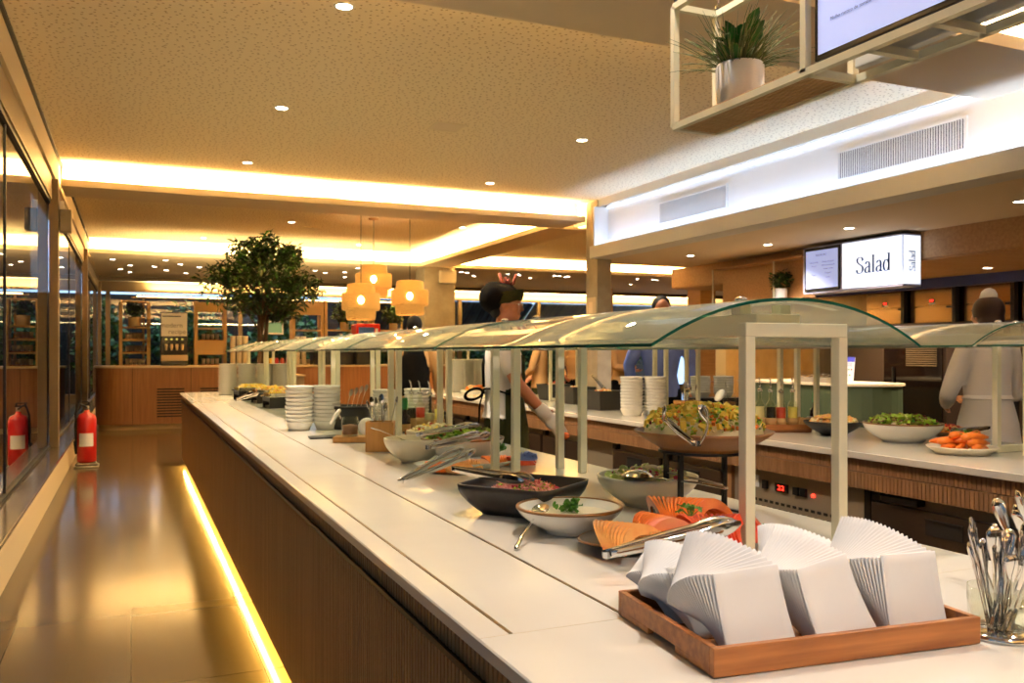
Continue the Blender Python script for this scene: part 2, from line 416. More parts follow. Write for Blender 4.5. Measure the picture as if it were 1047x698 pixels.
# foliage outside the far window
def leafy(name, c, r, n, size, mats, parent=None, seed=1, long=1.6, droop=0, kind=None, shell=.35, blobs=None):
    R = random.Random(seed); mb = MB()
    for i in range(n):
        if blobs: c, r = blobs[i % len(blobs)]
        while True:
            p = Vector((R.uniform(-1, 1), R.uniform(-1, 1), R.uniform(-1, 1)))
            if shell < p.length < 1: break
        q = Vector((p.x * r[0] + c[0], p.y * r[1] + c[1], p.z * r[2] + c[2]))
        T = Matrix.Translation(q) @ Euler((R.uniform(-.9, .9), R.uniform(-.9, .9) + droop, R.uniform(0, 6.28))).to_matrix().to_4x4()
        s = size * R.uniform(.6, 1.3); w = s / long / 2
        mb.add([(0, 0, 0), (s * .5, w, .12 * s), (s, 0, 0), (s * .5, -w, .12 * s)], [(0, 1, 2), (0, 2, 3)], R.randrange(len(mats)), True, T)
    return obj(name, mb, mats, parent)
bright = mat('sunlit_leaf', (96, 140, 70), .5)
for i, (x, z, rr) in enumerate(((-1.3, 1.6, 1.3), (1.8, 1.5, 1.3), (4.9, 1.5, 1.2), (8.0, 1.4, 1.2), (11.1, 1.3, 1.1), (14.5, 1.4, 1.3), (18.0, 1.4, 1.3))):
    b = thing('garden_shrub', ['green shrub outside beyond the left end of the bar', 'green shrub outside behind the drinks dispenser', 'green shrub outside behind the counter shelves', 'green shrub outside beyond the grey column',
              'green shrub outside under the blue awning', 'green shrub outside behind the cook', 'green shrub outside behind the man in blue'][i], 'shrub', (x, YB + 3.9, 0))
    leafy('foliage', (0, 0, z), (1.3, .9, rr + .3), 1800, .26, [bright, M['leaf']], b, seed=i)
    obj('trunk', MB().tube([(0, 0, -.02), (.03, 0, .5), (0, 0, 1.2)], .05), M['bark'], b)

# ---------- ceiling lights ----------
def downlight(label):
    t = thing('ceiling_light', label, 'ceiling light')
    obj('trim_ring', MB().lathe([(.052, 0), (.07, 0), (.07, -.006), (.055, -.008), (.052, 0)], 20), M['coolplaster'], t)
    obj('lens', MB().lathe([(.0, -.004), (.053, -.004), (.053, .0), (0, .0)], 20), M['lens'], t)
    return t
DL = None
zones = [('round downlight in the perforated ceiling, %s', [(352, 6, 'above the napkins, nearest to the front'), (288, 110, 'second nearest, left of the access panel'), (595, 143, 'nearest to the air duct'),
          (501, 187, 'just before the glowing beam, on the right'), (253, 166, 'just before the glowing beam, on the left')], 3.719, 0),
         ('round downlight in the second ceiling bay %s', [(208, 243, 'left of the tree'), (367, 250, 'behind the bamboo pendants')], 3.719, 0),
         ('round downlight in the dropped ceiling %s', [(706, 261, 'left of the lit sign'), (868, 233, 'above the lit sign'), (1045, 240, 'at the right edge')], 2.819, 0)]
LAMPS = []
for pat, pts, z, _ in zones:
    for px, py, w in pts:
        p = P(px, py, z)
        if DL is None: DL = downlight(pat % w); DL.location = p; 
        else: dup(DL, p, label=pat % w)
        LAMPS.append(p)
far = [(115, 265), (133, 271), (123, 275), (133, 278), (169.5, 266), (184.5, 270), (170, 276), (190, 279), (204, 273), (322, 276.5), (352.5, 278), (352.5, 283), (366, 274), (471.5, 276.5), (477.5, 278.5), (484.5, 282),
       (529.5, 277), (531, 281), (542, 284), (519, 280), (581, 280), (578, 283), (651.5, 281), (668, 284), (671, 283), (699, 285), (572, 264), (567, 267), (519, 275)]
for px, py in far:
    p = P(px, py, 3.439)
    if p[1] < 20.3: p = (p[0] * 20.4 / p[1], 20.4, 3.439)
    if p[1] > 26.8: p = (p[0] * 26.6 / p[1], 26.6, 3.439)
    dup(DL, p, label='small round downlight in the farthest ceiling bay', group='downlights in the farthest ceiling bay')
for p in LAMPS[7:]: spot('downlight_lamp', (p[0], p[1], p[2] - .02), 110, (255, 242, 228), 125, .8)
# square ceiling panels
for (px, py, w, l) in ((457, 130, .3, 'square access panel set flush in the perforated ceiling'), (318, 234, .34, 'square access panel in the second ceiling bay above the bamboo pendants')):
    p = P(px, py, 3.715)
    t = thing('access_panel', l, 'ceiling panel', (p[0], p[1], 3.72))
    obj('panel_frame', MB().bb(-.16, .16, -.16, -.14, -.008, -.001).bb(-.16, .16, .14, .16, -.008, -.001).bb(-.16, -.14, -.14, .14, -.008, -.001).bb(.14, .16, -.14, .14, -.008, -.001), M['plaster'], t)
    obj('hatch', MB().bb(-.138, .138, -.138, .138, -.006, -.001), M['sofbrown'], t)
# lamps in the main downlights (they light the counters), then added fill lamps
for k, p in enumerate(LAMPS[:5]):
    spot('downlight_lamp', (p[0], p[1], p[2] - .02), 230, [(255, 238, 212), (255, 226, 180), (255, 236, 208), (255, 228, 184), (255, 220, 164)][k], 130, .8)
for x, y, z, w, c in ((1.5, 2.4, 3.70, 130, (255, 244, 230)), (1.2, -.6, 3.7, 190, (255, 246, 238)), (3.4, 1.6, 3.7, 110, (255, 242, 226)), 
                   (-.2, 14, 3.7, 160, (255, 200, 124)), (2.6, 15.6, 3.7, 200, (255, 200, 124)), (5.6, 15, 3.7, 160, (255, 200, 124)), (4.5, 22, 3.43, 300, (255, 200, 124)), (.5, 22, 3.43, 300, (255, 200, 124)),
                   (7.6, 9.0, 2.80, 180, (255, 244, 230)), (7.6, 5.5, 2.80, 180, (255, 244, 230)), (9.9, 7.6, 2.46, 320, (255, 232, 196)), (9.8, 9.6, 2.46, 320, (255, 232, 196)), (10.5, 16.5, 3.7, 200, (255, 206, 140)), (15, 17, 3.7, 200, (255, 206, 140)), (13.5, 22, 3.43, 300, (255, 206, 140))):
    spot('downlight_lamp', (x, y, z), w * .7, c, 125, .8)  # added fill lamps brightening the dim bays, kitchen and counters
    dup(DL, (x, y, (3.719 if z > 3.6 else 3.439 if z > 3.2 else 2.819 if z > 2.6 else 2.479)), label='round downlight' if False else 'added round downlight among the other ceiling lights', group='added downlights')

# ---------- air grilles ----------
def grille(y0, y1, label):
    t = thing('air_grille', label, 'air vent', (6.6, (y0 + y1) / 2, 3.3)); w = (y1 - y0) / 2; hgt = .15
    obj('frame', MB().bb(-.02, 0, -w, w, hgt - .02, hgt).bb(-.02, 0, -w, w, -hgt, -hgt + .02).bb(-.02, 0, -w, -w + .02, -hgt + .02, hgt - .02).bb(-.02, 0, w - .02, w, -hgt + .02, hgt - .02), M['coolplaster'], t)
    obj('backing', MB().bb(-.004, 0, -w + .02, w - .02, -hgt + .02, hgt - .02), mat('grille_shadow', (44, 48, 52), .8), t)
    mb = MB(); n = int(2 * w / .028)
    for i in range(n):
        y = -w + .03 + i * (2 * w - .06) / (n - 1)
        mb.bb(-.016, -.005, y - .0045, y + .0045, -hgt + .02, hgt - .02)
    obj('louvre', mb, M['coolplaster'], t)
grille(5.25, 6.75, 'long white air grille on the duct face near the hanging shelf')
grille(8.53, 10.0, 'white air grille on the duct face near the column')
# ---------- counter under-glow of the aisle is added with the counter ----------
p = PX(66, 207, -.76)
t = thing('mounted_loudspeaker', 'small pale box loudspeaker fixed at the top of the bronze window post', 'loudspeaker', (-.76, 11.3, 3.0))
obj('cabinet', MB().bb(0, .13, -.08, .08, -.2, .06), M['concrete'], t, bevel=.012); obj('bracket', MB().bb(.0, .05, -.03, .03, .06, .16), M['whitecool'], t)
p2 = PY(449, 277, 19.4)
t = thing('mounted_loudspeaker', 'small square loudspeaker mounted high on the grey column', 'loudspeaker', (6.83, 19.4, 3.2))
obj('cabinet', MB().bb(-.2, .2, -.16, -.03, -.15, .15), M['plaster'], t, bevel=.02); obj('bracket', MB().bb(-.05, .05, -.03, .0, -.05, .05), M['bronze'], t)
# ================= SERVING ISLANDS =================
def rounded_rect(x0, x1, y0, y1, rl, rr, n=8):
    """footprint with rounded far corners"""
    pts = [(x0, y0), (x1, y0)]
    pts += [(x1 - rr + rr * math.cos(a), y1 - rr + rr * math.sin(a)) for a in [PI / 2 * k / n for k in range(n + 1)]]
    pts += [(x0 + rl + rl * math.cos(a), y1 - rl + rl * math.sin(a)) for a in [PI / 2 + PI / 2 * k / n for k in range(n + 1)]]
    return pts
isl = thing('buffet_counter', 'long white topped buffet counter with ribbed wood front beside the aisle', 'counter')
obj('countertop', MB().prism(rounded_rect(.556, 1.90, .45, 11.8, .14, .14), .872, .90), M['quartz'], isl, bevel=.003, seg=1)
gr = MB().bb(.6165, .6235, 1.415, 11.6, .8995, .9012).bb(.859, .866, 1.44, 11.6, .8995, .9012)
obj('inlay_strip', gr, M['inlay'], isl)
seam = MB().bb(.56, 1.896, 1.4125, 1.4145, .8995, .9003)
obj('seam', seam, mat('stone_joint', (190, 176, 150), .5), isl)
# ribbed wood front, following the rounded far end
rib = MB()
per = .0215; n = int((11.6 - .5) / per)
pts = []
for i in range(n):
    y = .5 + i * per
    pts += [(.592, y), (.580, y + .003), (.580, y + .0165), (.592, y + .0195)]
pts += [(.592, .5 + n * per), (.62, 11.70), (.70, 11.75), (1.86, 11.75), (1.86, .5)]
m_ = len(pts)
rib.add([(x, y, .10) for x, y in pts] + [(x, y, .871) for x, y in pts], [(i, i + 1, i + 1 + m_, i + m_) for i in range(4 * n + 2)] , 0)
rib.add([(.62, 11.70, .1), (.70, 11.75, .1), (1.84, 11.75, .1), (1.84, 11.75, .871), (.70, 11.75, .871), (.62, 11.70, .871), (.60, .5, .1), (1.84, .5, .1), (1.84, .5, .871), (.60, .5, .871)],
        [(0, 1, 4, 5), (1, 2, 3, 4), (6, 7, 8, 9), (0, 6, 7, 2, 1)], 0)
obj('ribbed_front', rib, M['slat'], isl)
obj('pull_rail', MB().bb(.566, .592, 1.42, 11.55, .805, .812).bb(.588, .5925, 1.42, 11.55, .812, .838).bb(.566, .570, 1.42, 11.55, .812, .818), M['darkbar'], isl)
obj('plinth', MB().bb(.70, 1.78, .55, 11.55, .001, .10), M['plinth'], isl)
# service side: steel strip and dark fridge doors
bk = MB().bb(1.842, 1.862, .5, 11.7, .64, .871)
for i in range(500): bk.bb(1.862, 1.872, .52 + i * .0222, .536 + i * .0222, .64, .871) if i < 500 else 0
obj('service_fascia', bk, M['slatlite'], isl)
dr = MB()
for i in range(11): dr.bb(1.842, 1.866, .55 + i * 1.0, 1.5 + i * 1.0, .12, .62)
obj('fridge_door', dr, M['darkdoor'], isl)
tag(obj('led_strip', MB().bb(.600, .612, .6, 11.5, .090, .0985), mat('floor_led', (255, 222, 130), .5, emit=6)), 'warm light strip glowing under the ribbed front of the buffet counter', 'light strip')
area('led_strip_light', (.606, 6.05, .088), .012, 10.9, 55, (255, 214, 112), (0, 0, 0))

isl2 = thing('buffet_counter', 'second white topped buffet counter across the service aisle', 'counter')
obj('countertop', MB().prism(rounded_rect(3.365, 4.52, .6, 11.6, .1, .1), .865, .90), M['quartz'], isl2, bevel=.003, seg=1)
body = MB().bb(3.46, 4.42, .65, 11.5, .12, .72).bb(3.42, 4.48, .65, 11.5, .72, .864)
obj('carcass', body, M['steel'], isl2)
obj('plinth', MB().bb(3.55, 4.35, .7, 11.4, .001, .12), M['black'], isl2)
s1 = MB(); s2 = MB()
for i in range(470):
    y = .66 + i * .023
    s1.bb(3.395, 3.42, y, y + .0185, .80, .863); s2.bb(3.38, 3.42, y, y + .0185, .715, .796)
obj('upper_slat_band', s1, M['slatlite'], isl2); obj('lower_slat_band', s2, M['slatlite'], isl2)
# fridge doors with recessed handles
def fdoor(y0, y1):
    d = obj('fridge_door', MB().bb(3.425, 3.455, y0, y1, .13, .655), M['darkdoor'], isl2, bevel=.006)
    obj('handle', MB().bb(3.421, 3.4245, (y0 + y1) / 2 - .10, (y0 + y1) / 2 + .10, .545, .615).bb(3.415, 3.4245, (y0 + y1) / 2 - .10, (y0 + y1) / 2 + .10, .615, .622), M['dark'], d)
    obj('hinge', MB().bb(3.42, 3.46, y1 - .06, y1 - .01, .66, .70), M['black'], d)
for y0, y1 in ((.8, 1.55), (1.6, 2.35), (2.42, 3.28), (4.5, 5.15), (5.2, 5.85), (6.4, 7.1), (7.15, 7.85), (8.4, 9.1), (9.15, 9.9)): fdoor(y0, y1)
cp = obj('control_panel', MB().bb(3.44, 3.455, 3.34, 4.38, .13, .712), M['steel'], isl2, bevel=.003)
hl = MB()
for r in range(7):
    for c in range(18): hl.bb(3.437, 3.4405, 3.45 + c * .048 + (r % 2) * .024, 3.478 + c * .048 + (r % 2) * .024, .52 - r * .038, .535 - r * .038)
obj('vent_slots', hl, M['dark'], cp)
obj('display', MB().bb(3.428, 3.4405, 3.90, 4.0, .60, .648), M['black'], cp)
dg_ = MB(); 
for y in (3.925, 3.955): dg_.bb(3.4265, 3.4285, y, y + .018, .61, .616); dg_.bb(3.4265, 3.4285, y, y + .018, .632, .636); dg_.bb(3.4265, 3.4285, y, y + .004, .61, .636)
obj('display_digits', dg_, M['redled'], cp)
obj('rocker_switch', MB().bb(3.425, 3.4405, 3.81, 3.85, .60, .645), M['black'], cp); obj('rocker_switch', MB().bb(3.425, 3.4405, 3.75, 3.79, .60, .645), M['black'], cp)
obj('pilot_lamp', MB().lathe([(0, -.004), (.011, -.004), (.009, .004), (0, .007)], 12, T=Matrix.Translation((3.436, 3.70, .615)) @ Matrix.Rotation(-PI / 2, 4, 'Y')), M['redled'], cp)
obj('rating_plate', MB().bb(3.437, 3.4405, 4.15, 4.30, .60, .67), M['whitecool'], cp); obj('rocker_switch', MB().bb(3.425, 3.4405, 4.07, 4.11, .60, .65), M['black'], cp)
obj('cable_box', MB().bb(3.40, 3.46, 2.98, 3.2, .668, .70), M['black'], isl2, bevel=.006)
obj('side_panel', MB().bb(3.43, 3.459, 4.40, 4.48, .13, .712), M['slatlite'], isl2)
obj('filler_panel', MB().bb(3.43, 3.459, 3.29, 3.33, .13, .712), M['black'], isl2)

# ---------- curved glass sneeze guards ----------
def guard(cx, y0, y1, half, xl, xr, label, group=None, bars=False, zl=1.423, zp=1.540, copyof=None, L=1.6):
    t = thing('sneeze_guard', label, 'sneeze guard', (cx, y0, .9), 0, group)
    ln = y1 - y0
    # arched pane, 8 mm thick
    n = 22; th = .008; top = []; R = None
    rise = zp - zl
    prof = []
    for i in range(n + 1):
        a = -1 + 2 * i / n
        prof.append((half * a, zl - .9 + rise * (1 - abs(a) ** 2.15)))
    mb = MB(); vs = []
    for (x, z) in prof: vs += [(x, 0, z), (x, ln, z), (x, 0, z - th), (x, ln, z - th)]
    fs = []; ms = []
    for i in range(n):
        a = 4 * i; b = a + 4
        mb_f = [((a, b, b + 1, a + 1), 0), ((a + 2, a + 3, b + 3, b + 2), 0), ((a, a + 2, b + 2, b), 1), ((a + 1, b + 1, b + 3, a + 3), 1)]
        fs += mb_f
    e = 4 * n
    fs += [((0, 1, 3, 2), 1), ((e, e + 2, e + 3, e + 1), 1)]
    base = len(mb.v); mb.v += vs
    for f, k in fs: mb.f.append(list(f)); mb.m.append(k); mb.s.append(k == 0)
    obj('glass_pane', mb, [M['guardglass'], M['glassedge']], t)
    obj('top_rail', MB().bb(-.072, .072, (.066 if y0 < 2 else .086), ln - .0855, .545, .602), M['cream'], t, bevel=.002, seg=1)
    l, r = xl - cx, xr - cx
    for yy in ((.035 if y0 < 2 else .055), ln - .085):
        f = obj('end_frame', MB().bb(l - .015, r + .015, yy, yy + .03, .541, .577), M['cream'], t, bevel=.002, seg=1)
        obj('post', MB().bb(l - .015, l + .015, yy, yy + .03, .001, .541), M['cream'], f, bevel=.0015, seg=1)
        obj('post', MB().bb(r - .015, r + .015, yy, yy + .03, .001, .541), M['cream'], f, bevel=.0015, seg=1)
        if bars: obj('foot_bar', MB().bb(l + .015, r - .015, yy, yy + .03, .001, .035), M['cream'], f, bevel=.0015, seg=1)
    if bars:
        pass
    zt = zp - .9
    for yy in (.14, ln - .15):
        for x in (-.062, .072):
            zc = zl - .9 + rise * (1 - abs(x / half) ** 2.15)
            c = obj('glass_clamp', MB().bb(x - .018, x + .018, yy - .018, yy + .018, .602, zc - th), M['cream'], t, bevel=.001, seg=1)
            obj('clamp_cap', MB().lathe([(0, 0), (.016, 0), (.016, .006), (.008, .012), (0, .013)], 14, c=(x, yy, zc)), M['chrome'], c)
    return t
names1 = ['arched glass sneeze guard nearest the napkins, its end frame beside the fruit platter', 'arched glass sneeze guard over the green salad and the bottles', 'arched glass sneeze guard over the cutlery box and bowl stacks',
          'arched glass sneeze guard over the chafing dishes', 'arched glass sneeze guard between the chafing dishes and the plate stacks', 'farthest arched glass sneeze guard on the long buffet counter']
JY = [1.70, 3.28, 4.875, 6.47, 8.5, 10.1, 11.72]
for i in range(6):
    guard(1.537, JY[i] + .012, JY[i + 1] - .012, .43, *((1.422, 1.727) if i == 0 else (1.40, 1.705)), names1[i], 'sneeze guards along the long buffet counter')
names2 = ['arched glass guard at the front end of the second counter, nearest the woman in white', 'arched glass guard over the sauce bottles and carrots on the second counter', 'arched glass guard over the white bowl stacks on the second counter',
          'arched glass guard over the black pans on the second counter', 'arched glass guard over the plates at the far end of the second counter', 'farthest arched glass guard on the second counter']
JY2 = [1.34, 2.93, 4.52, 6.04, 8.0, 9.7, 11.4]
for i in range(6):
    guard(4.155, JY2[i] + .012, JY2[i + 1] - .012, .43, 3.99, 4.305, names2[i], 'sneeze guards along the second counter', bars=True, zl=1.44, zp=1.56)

# ---------- hanging shelf with plant and menu screen ----------
hs = thing('hanging_shelf', 'white metal frame hanging from the ceiling with slatted oak shelf above the napkins', 'shelf', (1.855, 0, 0))
X0, X1, ZB, YF = 1.765, 1.945, 2.2, 2.58
ZT = ZB + .425
fr = MB(); q = .022
def lbar(x, z, y0, y1): fr.box((x - 1.855, (y0 + y1) / 2, z), (q, y1 - y0, q))
for x in (X0, X1): lbar(x, ZB, .2, YF); 
for x in (X0, X1): lbar(x, ZT, 1.93, YF)
for y in (YF, 1.92, 1.70, 1.5, 1.3, 1.1, .9, .7, .5, .3): fr.box((0, y, ZB), (X1 - X0, q, q))
for y in (YF, 1.93): fr.box((0, y, ZT), (X1 - X0, q, q))
for x in (X0, X1):
    fr.box((x - 1.855, YF, (ZB + ZT) / 2), (q, q, ZT - ZB)); fr.box((x - 1.855, 1.93, (ZB + 3.0) / 2), (q, q, 3.0 - ZB)); fr.box((x - 1.855, .25, (ZB + 3.0) / 2), (q, q, 3.0 - ZB))
    lbar(x, 3.0, .2, 1.93)
obj('frame', fr, M['cream'], hs)
sl = MB().bb(-.082, .082, 1.94, YF - .012, ZB + .013, ZB + .022)
for i in range(9): sl.bb(-.082 + i * .0185, -.069 + i * .0185, 1.94, YF - .012, ZB - .006, ZB + .013)
obj('slatted_shelf', sl, M['beamwood'], hs)
hk = MB()
for x in (X0 - 1.855, X1 - 1.855):
    for y in (YF - .01, ): hk.tube([(x, y, ZT + .01), (x, y, 3.43 if y > 3.95 else 3.71)], .0035, 6); hk.ell((x, y, ZT + .02), (.012, .012, .016))
for x in (X0 - 1.855, X1 - 1.855): hk.tube([(x, .6, 3.0), (x, .6, 3.71)], .0035, 6)
obj('hanging_wire', hk, M['chrome'], hs)
sc_ = thing('menu_screen', 'menu screen with pale blue display mounted in the hanging frame', 'screen', (1.775, 1.08, 2.6))
obj('bezel', MB().bb(.0, .035, -.825, .825, -.375, .375), M['black'], sc_, bevel=.003)
obj('display', MB().bb(-.002, -.0005, -.81, .81, -.36, .36), M['screen'], sc_)
Tm = Matrix(((0, 0, -1, -.003), (-1, 0, 0, 0), (0, 1, 0, 0), (0, 0, 0, 1)))
tx = MB()
for s, y, z, sz in (('Molhos', .62, -.215, .020), ('Ravioli de queijo', .62, -.245, .016), ('Molho rustico de tomate com manjericao', .64, -.275, .0145), ('Massas', .38, .1, .05), ('Penne integral', .36, .02, .027), ('Molho de queijo', .36, -.04, .027)):
    text_mb(s, sz, tx, 0, Tm @ Matrix.Translation((-y, z, 0)), 'CENTER', .0003)
tx.bb(-.004, -.0025, .487, .490, -.24, .3)
obj('menu_text', tx, M['greyink'], sc_)
bks = thing('menu_screen', 'white back of a second screen mounted in the hanging frame', 'screen', (1.93, .9, 2.6))
obj('housing', MB().bb(-.03, .0, -.98, .98, -.385, .385), M['coolplaster'], bks, bevel=.004); obj('display', MB().bb(.0005, .002, -.95, .95, -.36, .36), M['screen'], bks)
# ================= THINGS ON THE LONG COUNTER =================
ZC = .9012
def at(px, py, z=ZC): return P(px, py, z)
def scale_at(x, y): return depth(x, y) / FPX      # metres per pixel there
def behind(px, py, back, z=ZC):                   # centre of a round foot whose visible front is at (px,py)
    x, y, z = P(px, py, z); L = math.hypot(x, y); return (x + x / L * back, y + y / L * back, z)
def bowl_prof(R, h, foot=.45, t=.006, k=1.6, lip=0):
    o = []; N = 9; rf = R * foot
    o.append((0, .003)); o.append((rf - .006, .003)); o.append((rf - .004, 0)); o.append((rf, 0)); o.append((rf, .006))
    for i in range(1, N + 1):
        a = i / N; o.append((rf + (R - rf) * (1 - (1 - a) ** k), .006 + (h - .006) * a))
    inner = []
    for i in range(N, -1, -1):
        a = i / N; inner.append((max(rf + (R - rf) * (1 - (1 - a) ** k) - t, 0.001), .006 + (h - .006) * a + (t if i < N else .002)))
    return o + inner + [(0, .006 + t)]
def rim_prof(R, h, t=.006):
    return [(R + .001, h - .004), (R + .0018, h), (R, h + .003), (R - t, h + .0035), (R - t - .002, h + .001), (R - t - .001, h - .004), (R + .001, h - .004)]
def bowl(name, label, loc, R, h, m, rim=None, cat='bowl', sy=1, rz=0, group=None, **k):
    b = obj(name, MB().lathe(bowl_prof(R, h, **k), 48, sy=sy), m, loc=loc, rz=rz)
    tag(b, label, cat, group)
    if rim: obj('rim', MB().lathe(rim_prof(R, h), 48, sy=sy), rim, b, label='brown glazed rim')
    return b
# chopped food: a domed heap covered in many small bits (nobody could count it)
def bit(mb, R, p, size, kind, m):
    T = Matrix.Translation(p) @ Euler((R.uniform(0, 6.28), R.uniform(0, 6.28), R.uniform(0, 6.28))).to_matrix().to_4x4()
    s = size * R.uniform(.7, 1.3)
    if kind == 'cube': mb.box((0, 0, 0), (s, s * .8, s * .7), m, T=T)
    elif kind == 'grain': mb.add([(-s, 0, 0), (0, s * .5, 0), (s, 0, 0), (0, -s * .5, 0), (0, 0, s * .5), (0, 0, -s * .5)], [(0, 1, 4), (1, 2, 4), (2, 3, 4), (3, 0, 4), (1, 0, 5), (2, 1, 5), (3, 2, 5), (0, 3, 5)], m, True, T)
    elif kind == 'leaf':
        T = Matrix.Translation(p) @ Euler((R.uniform(-.9, .9), R.uniform(-.9, .9), R.uniform(0, 6.28))).to_matrix().to_4x4()
        vs = []; fs = []; nn = 5
        for i in range(nn):
            a = i / (nn - 1); w = math.sin(PI * (a * .85 + .08)) * s * .42
            vs += [(s * (a - .5), -w, .15 * s * math.sin(a * 5) + R.uniform(-.08, .08) * s), (s * (a - .5), 0, -.1 * s), (s * (a - .5), w, .15 * s * math.cos(a * 4) + R.uniform(-.08, .08) * s)]
        for i in range(nn - 1):
            for j in range(2): fs.append((3 * i + j, 3 * i + j + 1, 3 * i + j + 4, 3 * i + j + 3))
        mb.add(vs, fs, m, True, T)
    elif kind == 'ring':
        vs = []; fs = []
        for i in range(10):
            a = 2 * PI * i / 10; vs += [(s * math.cos(a), s * math.sin(a), .0), (s * math.cos(a), s * math.sin(a), s * .25)]
        fs = [tuple(range(0, 20, 2))[::-1], tuple(range(1, 20, 2))] + [(2 * i, (2 * i + 2) % 20, (2 * i + 3) % 20, 2 * i + 1) for i in range(10)]
        mb.add(vs, fs, m, False, T)
    elif kind == 'shred': mb.tube([T @ Vector((-s, 0, 0)), T @ Vector((0, s * .25, 0)), T @ Vector((s, 0, s * .2))], s * .09, 4, m)
def heap(name, label, cat, loc, rx, ry, hgt, mats, bits, seed, z0=0, edge=.3, rz=0):
    """bits: (count, size, kind, material index)"""
    R = random.Random(seed); mb = MB(); N = 8
    pr = [(0, z0)] + [(1, z0)] + [(math.cos(PI / 2 * i / N) ** .8 if i < N else 0, z0 + edge * hgt + (1 - edge) * hgt * math.sin(PI / 2 * i / N)) for i in range(N + 1)]
    mb.lathe(pr, 24, 0, sx=rx, sy=ry)
    for cnt, size, kind, m in bits:
        for i in range(cnt):
            a = R.uniform(0, 2 * PI); r = math.sqrt(R.random()) * .99
            z = z0 + edge * hgt + (1 - edge) * hgt * math.sqrt(max(1 - r ** 2.4, 0)) + R.uniform(-.2, .5) * size
            bit(mb, R, Vector((rx * r * math.cos(a), ry * r * math.sin(a), z)), size, kind, m)
    o = obj(name, mb, mats, loc=loc, rz=rz)
    return tag(o, label, cat, kind='stuff')
F = {}
for k, c, r in (('pale', (244, 228, 178), .6), ('yellow', (250, 214, 84), .45), ('orange', (236, 128, 44), .4), ('deeporange', (232, 96, 30), .4), ('redf', (206, 56, 36), .4), ('lettuce', (168, 206, 66), .5), ('lettucelight', (206, 214, 120), .5),
                ('purple', (120, 34, 44), .45), ('pink', (240, 164, 156), .5), ('coral', (238, 112, 70), .35), ('cream', (240, 230, 206), .4), ('grain', (212, 176, 112), .6), ('brownf', (132, 84, 44), .6), ('flower', (150, 164, 226), .6), ('peach', (246, 184, 110), .35), ('radish', (204, 64, 92), .4), ('herb', (86, 140, 42), .5)):
    F[k] = mat('food_' + k, c, r)
F['papaya'] = mat('papaya_flesh', (248, 140, 54), .3, noise=((25, 25, 25), .6, (240, 98, 40)))
F['melonred'] = mat('red_papaya_flesh', (232, 72, 42), .3, noise=((25, 25, 25), .6, (244, 116, 70)))
F['melonpale'] = mat('melon_flesh', (254, 190, 110), .3, noise=((20, 20, 20), .7, (240, 130, 60)))

# ---- utensils ----
def tongs(label, a, b, width=.045, spread=.055, m='chrome', group=None, lift=.012):
    """a: hinge end, b: gripping end (world)"""
    a, b = Vector(a), Vector(b); L = (b - a).length
    yaw = math.atan2(b.y - a.y, b.x - a.x); pitch = math.asin((b.z - a.z) / L)
    t = thing('serving_tongs', label, 'tongs', a, 0, group); t.rotation_euler = Euler((0, -pitch, yaw))
    for s in (-1, 1):
        pts = []; rs = []
        for i in range(15):
            u = i / 14
            pts.append((u * L, s * (.009 + (spread / 2) * math.sin(min(u * 1.2, 1) * PI / 2) - .014 * max(0, u - .8) * 5), 0))
            rs.append(.0020 + .0008 * math.sin(u * PI) + (.0022 * math.sin((u - .7) / .3 * PI) if u > .7 else 0) - (.0008 if i == 14 else 0))
        obj('arm', MB().tube(pts, rs, 10, flat=4.2), M[m], t)
    # bent spring end
    pts = [(.012 * math.cos(w), .011 * math.sin(w)) for w in [PI / 2 + PI * k / 8 for k in range(9)]]
    mb = MB(); vs = []; fs = []
    for x, y in pts: vs += [(x, y, -.0075), (x, y, .0075)]
    for i in range(8): fs.append((2 * i, 2 * i + 1, 2 * i + 3, 2 * i + 2))
    mb.add(vs, fs, 0, True)
    vs2 = [(x * 1.13, y * 1.13, z) for x, y, z in vs]; mb.add(vs2, [tuple(reversed(f)) for f in fs], 0, True)
    obj('spring_end', mb, M[m], t)
    return t
def spoon(label, a, b, r=.022, m='chrome', cat='spoon', name='serving_spoon', group=None, bowl_len=1.5, deep=.3, thick=1.0):
    """a: handle end, b: bowl end"""
    a, b = Vector(a), Vector(b); L = (b - a).length
    yaw = math.atan2(b.y - a.y, b.x - a.x); pitch = math.asin(max(-1, min(1, (b.z - a.z) / L)))
    mb = MB(); n = 8; h = L - r * bowl_len * 1.9
    mb.tube([(0, 0, 0), (.01, 0, 0), (h * .3, 0, .003), (h * .75, 0, .001), (h, 0, 0)], [.003 * thick, .0065 * thick, .005 * thick, .003 * thick, .0035 * thick], 8, flat=.45)
    o = obj(name, mb, M[m], loc=a); o.rotation_euler = Euler((0, -pitch, yaw)); tag(o, label, cat, group)
    mb = MB(); vs = []; fs = []
    for i in range(7):
        u = i / 6
        for k in range(16):
            w = 2 * PI * k / 16
            vs.append((h + r * bowl_len * .92 + math.cos(w) * r * bowl_len * u, math.sin(w) * r * u, -deep * r * (1 - u * u) - .001))
    for i in range(6):
        for k in range(16): fs.append((i * 16 + k, i * 16 + (k + 1) % 16, i * 16 + 16 + (k + 1) % 16, i * 16 + 16 + k))
    mb.add(vs, fs, 0, True); mb.add([(x, y, z - .0015) for x, y, z in vs], [tuple(reversed(f)) for f in fs], 0, True)
    obj('spoon_bowl', mb, M[m], o)
    return o
